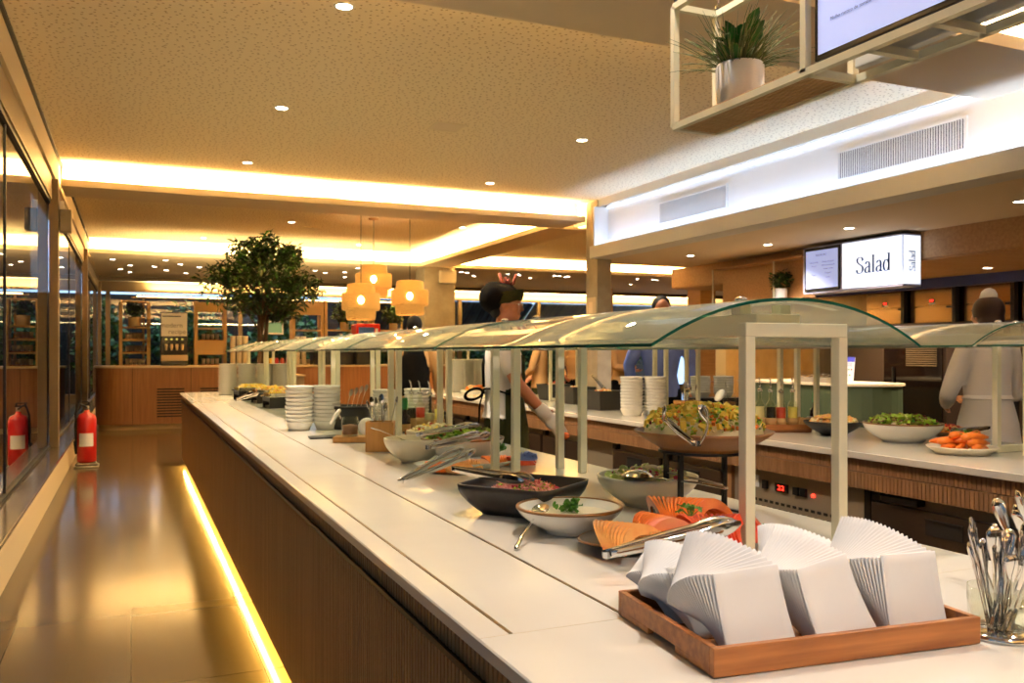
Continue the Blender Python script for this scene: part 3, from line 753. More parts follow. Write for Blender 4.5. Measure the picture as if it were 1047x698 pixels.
def sprig(name, label, loc, mats=None, n=12, size=.03, seed=3, cat='herb', spread=.03):
    R = random.Random(seed); mb = MB()
    for i in range(n):
        a = R.uniform(0, 6.28); r = spread * R.random()
        mb.tube([(r * .2 * math.cos(a), r * .2 * math.sin(a), 0), (r * math.cos(a), r * math.sin(a), size * R.uniform(.4, .9))], .0011, 5, 0)
        for q in range(2): bit(mb, R, Vector((r * math.cos(a) * 1.1 + R.uniform(-.2, .2) * size, r * math.sin(a) * 1.1 + R.uniform(-.2, .2) * size, size * R.uniform(.3, 1.0))), size * .58, 'leaf', 0)
    return tag(obj(name, mb, mats or M['frond'], loc=loc), label, cat)

# ---- napkin tray ----
TA = Vector(P(730, 694, ZC)); TB = Vector(P(1003, 658, ZC)); TL = Vector(P(630, 634, ZC))
ex = (TB - TA); LX = ex.length; trz = math.atan2(ex.y, ex.x); LYt = .345
tray = thing('napkin_tray', 'shallow acacia wood tray holding fanned paper napkins', 'tray', TA, trz)
th = .012
obj('tray_floor', MB().bb(th, LX - th, th, LYt - th, .004, .012), M['wood'], tray)
def side_long(y): return MB().bb(0, LX, y, y + th, .0005, .046)
for y in (0, LYt - th): obj('tray_side', side_long(y), M['wood'], tray, bevel=.0015)
for x in (0, LX - th):
    mb = MB().bb(x, x + th, th, LYt - th, .012, .046).bb(x, x + th, th, LYt * .36, .0005, .012).bb(x, x + th, LYt * .64, LYt - th, .0005, .012)
    obj('tray_side', mb, M['wood'], tray, bevel=.0015)
# one napkin: a folded square, softly bowed, pivoting on its lower right corner
def napkin_mesh(bow, seed, S=.14):
    R = random.Random(seed); n = 8; vs = []; mb = MB(); m1 = (n + 1) ** 2
    ph = R.uniform(0, 6); th = .0022
    for side in (0, 1):
        for i in range(n + 1):
            for j in range(n + 1):
                u, v = i / n, j / n
                rr_ = math.hypot(1 - u, v); w = bow * (.55 * math.sin(rr_ * 2.2) - .5 * rr_ * rr_)
                vs.append(((u - 1) * S, w + side * th, v * S))
    for i in range(n):
        for j in range(n):
            a = i * (n + 1) + j
            mb.f += [[a, a + n + 1, a + n + 2, a + 1], [m1 + a + 1, m1 + a + n + 2, m1 + a + n + 1, m1 + a]]; mb.m += [0, 0]; mb.s += [True, True]
    mb.v = vs
    def rim(p, q, d):       # folded edge: a rounded ridge along the sheet's border
        P0, Q0, P1, Q1 = (Vector(vs[k]) for k in (p, q, p + m1, q + m1)); d = Vector(d) * .0012
        mb.add([P0, Q0, Q0 * .5 + Q1 * .5 + d, P0 * .5 + P1 * .5 + d, P1, Q1], [(0, 1, 2, 3), (3, 2, 5, 4)], 0, False)
    for i in range(n):
        rim(i * (n + 1), (i + 1) * (n + 1), (0, 0, -1)); rim(i * (n + 1) + n, (i + 1) * (n + 1) + n, (0, 0, 1))
        rim(i, i + 1, (-1, 0, 0)); rim(n * (n + 1) + i, n * (n + 1) + i + 1, (1, 0, 0))
    return mb
Rt = Matrix.Translation(TA) @ Matrix.Rotation(trz, 4, 'Z')
def napkins(label, group, ax, ay, yaw, lean, n, fan, step, seed, bow=.01, roll0=0, zz=.016, S=.135):
    """ax, ay: foot of the front napkin's right corner in the tray; fan: degrees of turn over the stack"""
    first = None
    R = random.Random(seed)
    LEANM = (Rt @ Matrix.Rotation(math.radians(yaw), 4, 'Z') @ Matrix.Rotation(math.radians(-lean), 4, 'X')).to_3x3()
    for i in range(n):
        u = i / (n - 1)
        roll = math.radians(roll0 - fan * u)
        T = Rt @ Matrix.Translation((ax, ay, zz)) @ Matrix.Rotation(math.radians(yaw), 4, 'Z') @ Matrix.Rotation(math.radians(-lean), 4, 'X') @ Matrix.Translation((0, i * step, .0)) @ Matrix.Rotation(-roll * -1, 4, 'Y')
        if first is None:
            first = obj('paper_napkin', napkin_mesh(bow, seed, S), M['paper']); o = tag(first, label, 'napkin', group)
        else:
            o = first.copy(); COL.objects.link(o)
        o.matrix_world = T
        # keep the lowest corner on the tray floor
        zmin = min((o.matrix_world @ v.co).z for v in o.data.vertices)
        o.matrix_world = Matrix.Translation(o.matrix_world.to_3x3() @ Vector((0, 0, 0)) + (LEANM @ Vector((0, 0, 1))) * (TA.z + .0128 - zmin) / math.cos(math.radians(lean))) @ o.matrix_world
napkins('white paper napkin fanned in the stack at the front left of the wooden tray', 'front left napkin fan', .178, .035, 2, 20, 22, 56, .0042, 1, .010, -3, S=.132)
napkins('white paper napkin fanned in the stack at the middle of the wooden tray', 'middle napkin fan', .345, .04, 6, 24, 20, 34, .0042, 2, .016, -8, S=.13)
napkins('white paper napkin fanned in the stack at the right front of the wooden tray', 'right front napkin fan', .500, .05, 5, 14, 24, 54, .0042, 3, .005, 2, S=.132)
napkins('white paper napkin in the tall fan rising behind the front left stack', 'rear left napkin fan', .165, .130, -2, 40, 24, 62, .0042, 4, .010, -6, S=.118)
napkins('white paper napkin in the low fan at the back left corner of the wooden tray', 'back left napkin fan', .15, .205, -10, 50, 16, 46, .0042, 5, .010, -4, S=.105)
napkins('white paper napkin in the fan at the back middle of the wooden tray', 'back middle napkin fan', .33, .170, 6, 46, 22, 60, .0045, 6, .010, -4, S=.112)
napkins('white paper napkin in the fan at the back right corner of the wooden tray', 'back right napkin fan', .47, .185, 0, 40, 24, 62, .0045, 7, .008, -6, S=.12)

# ---- cutlery cups at the right edge ----
def cup(label, c, R, hgt):
    t = thing('cutlery_cup', label, 'cutlery holder', c)
    obj('cup_body', MB().lathe([(R * .98, .002), (R, hgt), (R - .002, hgt), (R * .98 - .002, .004)], 32), M['clear'], t)
    obj('base_ring', MB().lathe([(0, 0), (R * 1.12, 0), (R * 1.14, .004), (R * 1.04, .010), (0, .012)], 32), M['chrome'], t)
    return t
def handle_piece(name, label, cat, c, ang, r0, lean, L, wide, group, seed):
    """cutlery standing in a cup, handle up"""
    mb = MB(); mb.tube([(0, 0, 0), (0, 0, L * .35), (0, 0, L * .62), (0, 0, L * .8), (0, 0, L * .94), (0, 0, L)], [.004, .0032, .0045, wide, wide * 1.1, wide * .5], 12, flat=.32)
    o = obj(name, mb, M['chrome'], loc=(c[0] + r0 * math.cos(ang) * .55, c[1] + r0 * math.sin(ang) * .55, c[2] + .0135))
    o.rotation_euler = Euler((-lean * math.sin(ang), lean * math.cos(ang), seed * 1.3), 'XYZ')
    return tag(o, label, cat, group)
c1 = behind(1022, 657, .05); cup('clear cutlery cup with a steel base ring packed with upright cutlery beside the napkin tray', c1, .052, .085)
R = random.Random(5)
for i in range(22):
    a = i * 2.399; r = .042 * math.sqrt((i + .5) / 22)
    handle_piece('table_spoon', 'steel cutlery standing handle up in the cup beside the napkin tray', 'cutlery', c1, a, r, .10 + .25 * r / .045, R.uniform(.13, .20), R.uniform(.010, .014), 'cutlery in the cup beside the napkins', i)
c2 = behind(1062, 627, .06); cup('cutlery cup at the right edge behind the first cup', c2, .06, .10)
for i in range(13):
    a = i * 2.399 + 2.4; r = .045 * math.sqrt((i + .5) / 13)
    handle_piece('table_fork', 'steel cutlery standing handle up in the rear cup at the right edge', 'cutlery', c2, a, r, .14 + .25 * r / .045, R.uniform(.18, .23), R.uniform(.010, .014), 'cutlery in the rear cup', i)

# ---- fruit platter ----
pc = (1.285, 1.915, ZC)
prz = 0
pl = obj('platter', MB().lathe([(0, .003), (.11, .003), (.115, 0), (.13, 0), (.19, .012), (.25, .024), (.253, .026), (.248, .029), (.18, .018), (.12, .010), (0, .010)], 64, sy=.57), M['greyplate'], loc=pc, rz=prz)
tag(pl, 'wide oval grey stoneware platter of sliced papaya under the near guard', 'platter')
obj('rim', MB().lathe([(.250, .0235), (.2545, .026), (.2525, .0285), (.2475, .0295), (.246, .0275), (.250, .0235)], 64, sy=.57), M['brownrim'], pl, label='thin brown glazed rim')
def slice_mb(R1=.055, w=.024, t=.006, a0=-.2, a1=PI + .2):
    """crescent slice standing in the local xz plane"""
    n = 14; vs = []; fs = []
    for i in range(n + 1):
        a = a0 + (a1 - a0) * i / n; k = math.sin(PI * i / n) ** .5
        ro, ri = R1, R1 - w * k - .002
        for y in (-t / 2, t / 2):
            vs += [(ro * math.cos(a), y, ro * math.sin(a)), (ri * math.cos(a), y, ri * math.sin(a))]
    for i in range(n):
        b = 4 * i
        fs += [(b, b + 4, b + 5, b + 1), (b + 2, b + 3, b + 7, b + 6), (b, b + 2, b + 6, b + 4), (b + 1, b + 5, b + 7, b + 3)]
    fs += [(0, 1, 3, 2), (4 * n, 4 * n + 2, 4 * n + 3, 4 * n + 1)]
    return MB().add(vs, fs, 0, False)
def fruit_fan(label, group, c, yaw, n, matk, R1=.055, step=.011, fan=4.5, tilt=.5, w=.026, name='papaya_slice', zoff=0.0, fat=.0058):
    first = None; yaw = math.radians(yaw + 62)
    for i in range(n):
        k = i - (n - 1) / 2; a = yaw + math.radians(fan) * k
        loc = (c[0] + math.cos(yaw + PI / 2) * step * k, c[1] + math.sin(yaw + PI / 2) * step * k, c[2] + zoff)
        if first is None:
            first = obj(name, slice_mb(R1, w, fat), F[matk]); o = tag(first, label, 'fruit', group)
        else:
            o = first.copy(); COL.objects.link(o)
        o.location = loc; o.rotation_euler = Euler((-tilt, 0, a))
zp_ = ZC + .020
def pp(px, py): return P(px, py, zp_)
fruit_fan('pale orange melon slice in the fan at the left of the grey platter', 'melon fan at the platter left', pp(640, 563), -35, 10, 'melonpale', .062, .0125, 6, .5, zoff=.012)
fruit_fan('orange papaya slice in the fan curling over the middle of the grey platter', 'papaya fan at the platter middle', pp(676, 557), -62, 10, 'papaya', .062, .0125, 6, .45, zoff=.016)
fruit_fan('orange papaya slice in the tall back fan on the grey platter', 'tall papaya fan at the platter back', pp(704, 547), -20, 13, 'papaya', .078, .0125, 5, .4, zoff=.026)
fruit_fan('red papaya slice in the fan at the right front of the grey platter', 'red papaya fan at the platter right', pp(738, 556), -5, 12, 'melonred', .068, .0125, 5, .5, zoff=.014)
fruit_fan('red papaya slice at the right tip of the grey platter behind the post', 'red papaya fan behind the post', pp(764, 550), 10, 9, 'melonred', .054, .012, 5, .6, zoff=.008)
fruit_fan('bright orange slice lying low at the platter front behind the tongs', 'low orange fan at the platter front', pp(700, 565), -10, 10, 'melonpale', .05, .0125, 5, .6, zoff=.008)
sp = P(617, 554, ZC + .026); sprig('herb_sprig', 'green herb sprig at the left end of the grey platter', sp, n=9, size=.028, spread=.03)
sp = P(783, 548, ZC + .026); sprig('herb_sprig', 'green herb sprig at the right end of the grey platter', sp, n=9, size=.03, seed=4, spread=.03)
sp = P(706, 527, ZC + .115); sprig('herb_sprig', 'green mint sprig on top of the papaya slices', sp, n=12, size=.026, seed=6, spread=.03)
tongs('polished tongs lying across the papaya slices with the hinge towards the aisle', P(622, 566, ZC + .06), P(754, 533, ZC + .115), spread=.04)

# ---- white bowl of cream with mint ----
c = behind(582, 549, .07)
bowl('serving_bowl', 'white brown-rimmed bowl of cream sauce topped with mint', c, .148, .072, M['white'], M['brownrim'])
cr = tag(obj('cream_sauce', MB().lathe([(0, .030), (.10, .030), (.125, .052), (.09, .054), (.05, .053), (0, .056)], 40), F['cream'], loc=c), 'pale cream sauce filling the brown-rimmed bowl', 'sauce', kind='stuff')
sprig('mint_sprig', 'mint sprig standing on the cream sauce', (c[0] + .005, c[1], c[2] + .054), n=14, size=.036, seed=8, spread=.036)
spoon('steel serving spoon leaning out of the cream sauce bowl onto the counter', P(527, 561, ZC + .004), (c[0] - .07, c[1] + .02, c[2] + .082), .024, bowl_len=1.3)

# ---- black square dish of pink salad ----
def square_dish(name, label, loc, rz, S, h, m, k=.62, cat='dish'):
    prof = []
    N = 6
    for i in range(N + 1):
        a = i / N; prof.append((S * (k + (1 - k) * math.sin(a * PI / 2)), h * a))
    pr = [(0, 0)] + prof + [(S - .008, h)] + [(S * (k + (1 - k) * math.sin(a / N * PI / 2)) - .008, h * a / N + .007 if a < N else h) for a in range(N - 1, -1, -1)] + [(0, .008)]
    return tag(obj(name, MB().lathe(pr, 48, power=9), m, loc=loc, rz=rz), label, cat)
kc = P(545, 497, ZC + .09)
kc = (kc[0] + .005, kc[1] + .075, ZC)
krz = math.atan2(P(612, 487, ZC + .09)[1] - P(546, 507, ZC + .09)[1], P(612, 487, ZC + .09)[0] - P(546, 507, ZC + .09)[0])
square_dish('square_dish', 'large matte black square dish of pink salad', kc, krz, .165, .095, M['matteblack'])
heap('pink_salad', 'pink and green chopped salad in the black square dish', 'salad', kc, .115, .115, .065, [F['pink'], F['coral'], F['lettuce'], F['radish'], F['herb']],
     [(340, .011, 'cube', 0), (60, .012, 'shred', 1), (170, .015, 'leaf', 2), (26, .012, 'ring', 3), (90, .015, 'leaf', 4)], 11, z0=.022, rz=krz)
tongs('long tongs resting on the rim of the black square dish', P(465, 479, ZC + .105), P(541, 491, ZC + .112), spread=.05)
# ---- cream bowl of couscous ----
c = behind(662, 520, .08)
bowl('serving_bowl', 'plain cream stoneware bowl of couscous salad beside the black stand', c, .166, .098, M['creamware'], k=2.0)
heap('couscous_salad', 'couscous salad with cucumber and radish in the plain cream bowl', 'salad', c, .135, .135, .05, [F['pale'], F['lettucelight'], F['radish'], F['herb'], F['purple']],
     [(900, .006, 'grain', 0), (40, .013, 'ring', 0), (60, .013, 'ring', 1), (26, .010, 'ring', 2), (60, .012, 'leaf', 3), (14, .007, 'cube', 4)], 12, z0=.062)
spoon('large steel serving spoon laid across the couscous bowl', P(744, 499, ZC + .125), P(640, 484, ZC + .112), .046, bowl_len=1.3, deep=-.42, thick=1.7)
spoon('golden steel serving spoon behind the large spoon on the couscous bowl', P(738, 496, ZC + .128), P(660, 478, ZC + .115), .038, m='steel', bowl_len=1.3, deep=-.42, thick=1.5)
# ---- raised brown bowl on a black stand ----
st = P(719, 527, ZC); 
stand = thing('bowl_stand', 'black metal ring stand lifting the wide brown bowl', 'stand', st)
ri = MB()
ri.lathe([(.128, .196), (.136, .196), (.136, .204), (.128, .204), (.128, .196)], 40, smooth=False)
obj('ring', ri, M['black'], stand)
for k in range(4):
    a = k * PI / 2 + .42
    obj('leg', MB().box((.132 * math.cos(a), .132 * math.sin(a), .0985), (.013, .013, .196)), M['black'], stand)
obj('foot_ring', MB().lathe([(.126, .0005), (.138, .0005), (.138, .007), (.126, .007), (.126, .0005)], 40, smooth=False), M['black'], stand)
bb_ = (st[0], st[1], ZC + .2045 - .025)
bowl('wide_bowl', 'wide shallow brown stoneware bowl raised on the black stand', (bb_[0], bb_[1], ZC + .204), .212, .058, M['terracotta'], foot=.62, k=1.25)
heap('grain_salad', 'heaped grain salad with mango cubes and herbs in the raised brown bowl', 'salad', (bb_[0], bb_[1], ZC + .204), .18, .18, .085, [F['pale'], F['yellow'], F['orange'], F['lettuce'], F['purple'], F['herb'], F['lettucelight']],
     [(500, .006, 'grain', 0), (240, .017, 'cube', 1), (130, .012, 'cube', 2), (420, .017, 'leaf', 3), (60, .009, 'cube', 4), (200, .013, 'leaf', 5), (500, .006, 'grain', 6)], 13, z0=.045, edge=.1)
tongs('small polished tongs standing in the grain salad of the raised bowl', P(712, 452, 1.17), P(697, 416, 1.275), spread=.085)
# ---- plate of orange fruit, green salad, bowls further along ----
c = (1.33, 3.53, ZC)
plt = obj('platter', MB().lathe([(0, .003), (.13, .003), (.135, 0), (.145, 0), (.20, .014), (.228, .026), (.23, .029), (.226, .030), (.18, .016), (.13, .010), (0, .010)], 56, sy=.55), M['white'], loc=c, rz=0)
tag(plt, 'white oval platter of ridged orange fruit beside the black dish', 'platter')
def pq(px, py): return P(px, py, ZC + .014)
for lab, g, px, py, yw, mk in (('orange papaya slice in the left fan on the white platter', 'left fan on the white platter', 452, 480, -20, 'papaya'), ('orange melon slice in the middle fan on the white platter', 'middle fan on the white platter', 486, 477, -5, 'melonpale'),
                               ('orange papaya slice in the back fan on the white platter', 'back fan on the white platter', 510, 473, 10, 'papaya'), ('red papaya slice in the right fan on the white platter', 'right fan on the white platter', 536, 473, 20, 'melonred'), ('orange melon slice in the front left fan on the white platter', 'front left fan on the white platter', 468, 481, -30, 'melonpale')):
    p = pq(px, py); fruit_fan(lab, g, p, yw, 9, mk, .042, .012, 5, .7)
tag(heap('flower_garnish', 'pale blue edible flowers on the white fruit platter', 'garnish', P(540, 470, ZC + .06), .04, .03, .02, [F['flower'], F['flower']], [(30, .022, 'leaf', 1)], 21), 'pale blue edible flowers on the white fruit platter', 'garnish', kind='stuff')
sprig('herb_sprig', 'green herb sprig on the white fruit platter', P(510, 462, ZC + .08), n=9, size=.035, seed=22)
tongs('polished tongs leaning on the white fruit platter towards the aisle', P(410, 492, ZC + .02), P(480, 459, ZC + .11), spread=.075)
c = behind(502, 484, .09); c = (c[0] + .02, c[1] + .40, ZC)
bowl('salad_bowl', 'white brown-rimmed bowl of mixed leaf salad beside the guard posts', c, .195, .105, M['white'], M['brownrim'], k=1.9)
heap('leaf_salad', 'mixed green and purple leaf salad in the brown-rimmed bowl by the guard posts', 'salad', c, .162, .162, .075, [F['lettuce'], F['lettucelight'], F['purple'], F['herb'], F['coral']], [(240, .035, 'leaf', 0), (240, .032, 'leaf', 1), (90, .036, 'leaf', 2), (60, .03, 'leaf', 3), (30, .018, 'cube', 4)], 23, z0=.06)
tongs('long polished tongs laid across the mixed leaf salad', P(438, 457, ZC + .135), P(497, 443, ZC + .145), spread=.055)
c = P(462, 448, ZC + .09); c = (c[0] + .03, c[1] + .34, ZC)
bowl('salad_bowl', 'white bowl of pasta salad behind the mixed leaf salad', c, .15, .10, M['creamware'], k=1.9)
heap('pasta_salad', 'pasta salad with red and green pieces in the bowl behind the leaf salad', 'salad', c, .122, .122, .06, [F['pale'], F['yellow'], F['redf'], F['herb']], [(160, .018, 'cube', 0), (60, .015, 'cube', 1), (22, .016, 'cube', 2), (50, .016, 'leaf', 3)], 24, z0=.06)
tongs('polished tongs resting on the pasta salad bowl', P(428, 444, ZC + .135), P(488, 434, ZC + .165), spread=.05)
c = behind(424, 473, .06)
bowl('serving_bowl', 'plain cream bowl with a thin spoon in front of the cutlery box', c, .142, .108, M['creamware'], k=2.1)
tag(obj('dressing', MB().lathe([(0, .055), (.106, .055), (.118, .085), (0, .087)], 32), F['pale'], loc=c), 'pale dressing inside the plain cream bowl', 'dressing', kind='stuff')
spoon('thin steel spoon leaning on the rim of the plain cream bowl', P(379, 437, ZC + .17), (c[0] - .03, c[1], ZC + .092), .016)
# cutlery box with standing spoons
def wooden_box(label, c, rz, w, d, h, m='bamboo'):
    t = thing('cutlery_box', label, 'box', c, rz)
    for s in (-1, 1):
        obj('side_panel', MB().bb(s * w / 2 - .006, s * w / 2 + .006, -d / 2, d / 2, 0, h), M[m], t, bevel=.001, seg=1)
        obj('end_panel', MB().bb(-w / 2 + .006, w / 2 - .006, s * d / 2 - (.012 if s > 0 else 0), s * d / 2 + (.012 if s < 0 else 0), 0, h), M[m], t, bevel=.001, seg=1)
    obj('bottom_panel', MB().bb(-w / 2 + .006, w / 2 - .006, -d / 2 + .012, d / 2 - .012, .001, .010), M[m], t)
    return t
c = behind(389, 462, .07)
wooden_box('honey coloured wooden box of upright spoons on the long counter', c, -.35, .13, .12, .15)
R = random.Random(31)
for i in range(9):
    a = i * 2.4; r = .012 + .026 * R.random()
    x, y = c[0] + r * math.cos(a), c[1] + r * math.sin(a)
    o = spoon('steel spoon standing upright in the wooden box on the long counter', (x, y, ZC + .014), (x + R.uniform(-.05, .05), y + R.uniform(-.04, .04), ZC + .24 + R.uniform(0, .05)), .016, name='table_spoon', group='spoons in the wooden box')
# clip jar and its stand
def clip_jar(label, c, rz, fill):
    t = thing('clip_jar', label, 'jar', c, rz)
    obj('jar_body', MB().lathe([(0, .002), (.045, .002), (.05, .01), (.05, .085), (.042, .1), (.045, .108), (.041, .108), (.046, .084), (.046, .012), (0, .008)], 28), M['clear'], t)
    obj('contents', MB().lathe([(0, .01), (.044, .01), (.044, .06), (0, .068)], 24), fill, t)
    T = Matrix.Translation((-.075, 0, .105)) @ Matrix.Rotation(-1.0, 4, 'Y')
    obj('lid', MB().lathe([(0, 0), (.046, 0), (.05, .006), (.05, .014), (.042, .020), (0, .022)], 28, T=T), M['white'], t)
    obj('wire_clip', MB().tube([(-.05, -.02, .095), (-.06, -.02, .115), (-.07, 0, .125), (-.06, .02, .115), (-.05, .02, .095)], .0022, 6), M['chrome'], t)
    return t
c = behind(362, 452, .05)
s_ = thing('jar_stand', 'low wooden stand under the clip jars on the long counter', 'stand', c, -.35)
obj('stand_board', MB().bb(-.11, .13, -.07, .07, .0, .03), M['bamboo'], s_, bevel=.003)
clip_jar('open glass clip jar on the low wooden stand, its white lid tipped back', (c[0] - .02, c[1] + .01, ZC + .031), -.35, F['brownf'])
t = thing('clip_jar', 'second glass clip jar lying with its round lid facing the aisle', 'jar', (c[0] + .068, c[1] - .03, ZC + .03))
T = Matrix.Translation((0, .01, .052)) @ Matrix.Rotation(PI / 2 - .25, 4, 'X') @ Matrix.Rotation(0, 4, 'Z')
obj('jar_body', MB().lathe([(.030, 0), (.046, .008), (.05, .02), (.05, .05), (0, .055)][::-1], 28, T=T @ Matrix.Translation((0, 0, -.075))), M['clear'], t)
obj('lid', MB().lathe([(0, .0), (.048, 0), (.05, .006), (.05, .012), (.034, .016), (0, .013)], 28, T=T), M['white'], t)
# black crock with ladles, slate
c = behind(358, 439, .12)
cr = thing('crock', 'black stoneware pot with brown lid rim behind the clip jars', 'pot', c)
obj('pot_body', MB().lathe([(0, .0), (.125, 0), (.135, .01), (.14, .13), (.146, .145), (.132, .145), (.128, .02), (0, .015)], 36), M['matteblack'], cr)
obj('rim', MB().lathe([(.146, .1455), (.148, .152), (.132, .152), (.131, .1455), (.146, .1455)], 36), M['greyplate'], cr)
for k in range(4): spoon('golden handled spoon standing in the black stoneware pot', (c[0] - .05 + .03 * k, c[1], c[2] + .02), (c[0] + .02 + .035 * k, c[1] + .04, c[2] + .26 + .01 * k), .018, name='table_spoon', group='spoons in the black pot', m='steel')
sl = P(334, 447, ZC)
tag(obj('slate_board', MB().prism([(-.12, -.07), (.13, -.09), (.15, .05), (-.09, .075)], 0, .008), M['black'], loc=sl, rz=.1), 'flat black slate board lying in front of the bowl stacks', 'board')
# ---- stacked white bowls ----
def stack_bowls(label, group, c, R, n, h=.055, gap=.0255, jit=.002, seed=0):
    rr = random.Random(seed); first = None; prof = bowl_prof(R, h, foot=.76, t=.003, k=1.2)
    for i in range(n):
        if first is None: first = o = tag(obj('white_bowl', MB().lathe(prof, 28), M['white']), label, 'bowl', group)
        else: o = first.copy(); COL.objects.link(o); o['label'] = label; o['group'] = group
        o.location = (c[0] + rr.uniform(-jit, jit), c[1] + rr.uniform(-jit, jit), c[2] + i * gap)
    return first
c = behind(306, 440, .06); stack_bowls('white bowl in the left of the two bowl stacks on the long counter', 'left bowl stack on the long counter', c, .091, 10, seed=1)
c = behind(334, 439, .06); stack_bowls('white bowl in the right of the two bowl stacks on the long counter', 'right bowl stack on the long counter', c, .091, 10, seed=2)
c = behind(394, 432, .06); stack_bowls('white bowl in the stack behind the spoons in the wooden box', 'bowl stack behind the wooden box', c, .095, 8, seed=3)
c = behind(426, 430, .06); stack_bowls('white bowl in the stack behind the sauce bottles on the long counter', 'bowl stack behind the bottles', c, .095, 8, seed=4)
# ---- bottles ----
def bottle(label, c, R, H, liquid, fill=.62, cap='pourer', body='clear', wrap=True, group=None, neck=.3):
    t = thing('sauce_bottle', label, 'bottle', c, 0, group)
    h1 = H * (1 - neck); rn = R * .36
    out = [(0, .001), (R * .92, .001), (R, .008), (R, h1 * .86), (R * .85, h1 * .97), (rn, h1 * 1.12), (rn, H)]
    if body == 'clear':
        obj('bottle_glass', MB().lathe(out + [(rn - .003, H), (rn - .003, h1 * 1.12), (R * .82, h1 * .96), (R - .003, h1 * .85), (R - .003, .01), (0, .008)], 24), M['clear'], t)
        obj('liquid', MB().lathe([(0, .010), (R - .0035, .011), (R - .0035, min(fill * H, h1 * .85)), (0, min(fill * H, h1 * .85) + .0005)], 24), liquid, t)
    else:
        obj('bottle_glass', MB().lathe(out + [(0, H)], 24), liquid, t)
    if cap == 'pourer':
        obj('stopper', MB().lathe([(0, H - .002), (rn + .004, H - .002), (rn + .005, H + .012), (rn * .5, H + .02), (0, H + .02)], 16), M['chrome'], t)
        obj('pour_spout', MB().tube([(0, 0, H + .018), (0, 0, H + .045), (-.006, -.004, H + .07), (-.016, -.010, H + .085)], [.0055, .005, .0045, .004], 8), M['chrome'], t)
    else:
        obj('cap', MB().lathe([(0, H + .03), (rn + .004, H + .03), (rn + .005, H + .0), (rn + .005, H - .04), (rn, H - .04)][::-1], 18), cap, t)
    if wrap: obj('paper_band', MB().lathe([(R + .0008, H * .08), (R + .0016, H * .08), (R + .0016, H * .31), (R + .0008, H * .31), (R + .0008, H * .08)], 24), M['kraft'], t)
    return t
L_soy = mat('soy_sauce', (40, 20, 12), .08); L_blk = mat('balsamic', (20, 12, 10), .08); L_red = mat('red_sauce', (214, 58, 30), .3); L_yel = mat('lemon_oil', (240, 218, 110), .15); L_oil = mat('pale_oil', (226, 208, 150), .1)
M['greencap'] = mat('green_cap', (22, 122, 62), .4)
def caddy(label, c, rz, w, d):
    t = thing('bottle_caddy', label, 'caddy', c, rz)
    obj('base_board', MB().bb(-w / 2, w / 2, -d / 2, d / 2, 0, .014), M['wood'], t, bevel=.002)
    for s in (-1, 1): obj('rail', MB().bb(-w / 2, w / 2, s * d / 2 - .006, s * d / 2 + .006, .0145, .05), M['wood'], t)
    return t
def crumple(name, label, c, R_, h, seed):
    R = random.Random(seed); mb = MB(); vs = []; fs = []; n = 22
    for j in range(5):
        for k in range(n):
            a = 2 * PI * k / n; r = R_ * (1 + .12 * j / 4 + R.uniform(-.16, .16)); vs.append((r * math.cos(a), r * math.sin(a), h * j / 4 + R.uniform(-.12, .12) * h * (j > 0)))
    for j in range(4):
        for k in range(n): fs.append((j * n + k, j * n + (k + 1) % n, j * n + n + (k + 1) % n, j * n + n + k))
    mb.add(vs, fs, 0, False)
    return tag(obj(name, mb, M['kraft'], loc=c), label, 'paper')
c = behind(434, 447, .07)
caddy('wooden caddy under the sauce bottles on the long counter', c, -.41, .22, .14)
def bpos(px, py, back): x, y, z = behind(px, py, back); return (x, y, ZC + .0145)
bottle('dark soy bottle with a green cap on the long counter', bpos(414, 446, .05), .034, .185, L_soy, cap=M['greencap'], body='dark', neck=.42)
bottle('tall black vinegar bottle with steel pourer on the long counter', bpos(420.5, 442, .10), .034, .225, L_blk, .6)
bottle('red sauce bottle with steel pourer on the long counter', bpos(429.5, 441, .12), .036, .22, L_red, .68)
bottle('pale oil bottle with steel pourer on the long counter', bpos(439.5, 444, .07), .034, .225, L_oil, .5)
bottle('yellow lemon bottle with steel pourer on the long counter, rightmost of its caddy', bpos(449, 443, .09), .034, .22, L_yel, .66)
crumple('paper_wrap', 'crumpled brown paper collar standing before the pale oil bottle', P(433, 447, ZC + .002), .036, .06, 5)
# ---- chafing dishes and plates at the far end ----
def chafer(label, px, py, rz):
    c = behind(px, py, .12); t = thing('chafing_dish', label, 'chafing dish', c, rz)
    obj('stand_frame', MB().bb(-.17, .17, -.13, -.118, .0, .1).bb(-.17, .17, .118, .13, 0, .1).bb(-.17, -.158, -.118, .118, .06, .1).bb(.158, .17, -.118, .118, .06, .1), M['black'], t)
    obj('pan', MB().bb(-.19, .19, -.15, .15, .1005, .112).bb(-.165, .165, -.125, -.119, .112, .135).bb(-.165, .165, .119, .125, .112, .135), M['chrome'], t, bevel=.002)
    obj('drip_tray', MB().bb(-.15, .15, -.117, .117, .0, .02), M['steel'], t)
    return c
for lab, px, py, fd in (('left chafing dish of golden food at the far end of the long counter', 258, 409, 'yellow'), ('middle chafing dish of orange food at the far end of the long counter', 277, 412, 'orange'), ('right chafing dish of potato food next to the bowl stacks', 291, 417, 'peach')):
    c = chafer(lab, px, py, .1)
    heap('hot_food', {'yellow': 'golden food in the left chafing dish', 'orange': 'orange food in the middle chafing dish', 'peach': 'pale food in the right chafing dish'}[fd], 'food', (c[0], c[1], c[2] + .1125), .145, .112, .04, [F[fd], F['yellow'], F['pale']], [(120, .022, 'cube', 1), (60, .02, 'cube', 2), (60, .02, 'cube', 0)], 40 + px, rz=.1)
tongs('tongs lying on the left chafing dish near the plate stacks', P(242, 409, ZC + .03), P(262, 401, ZC + .16))
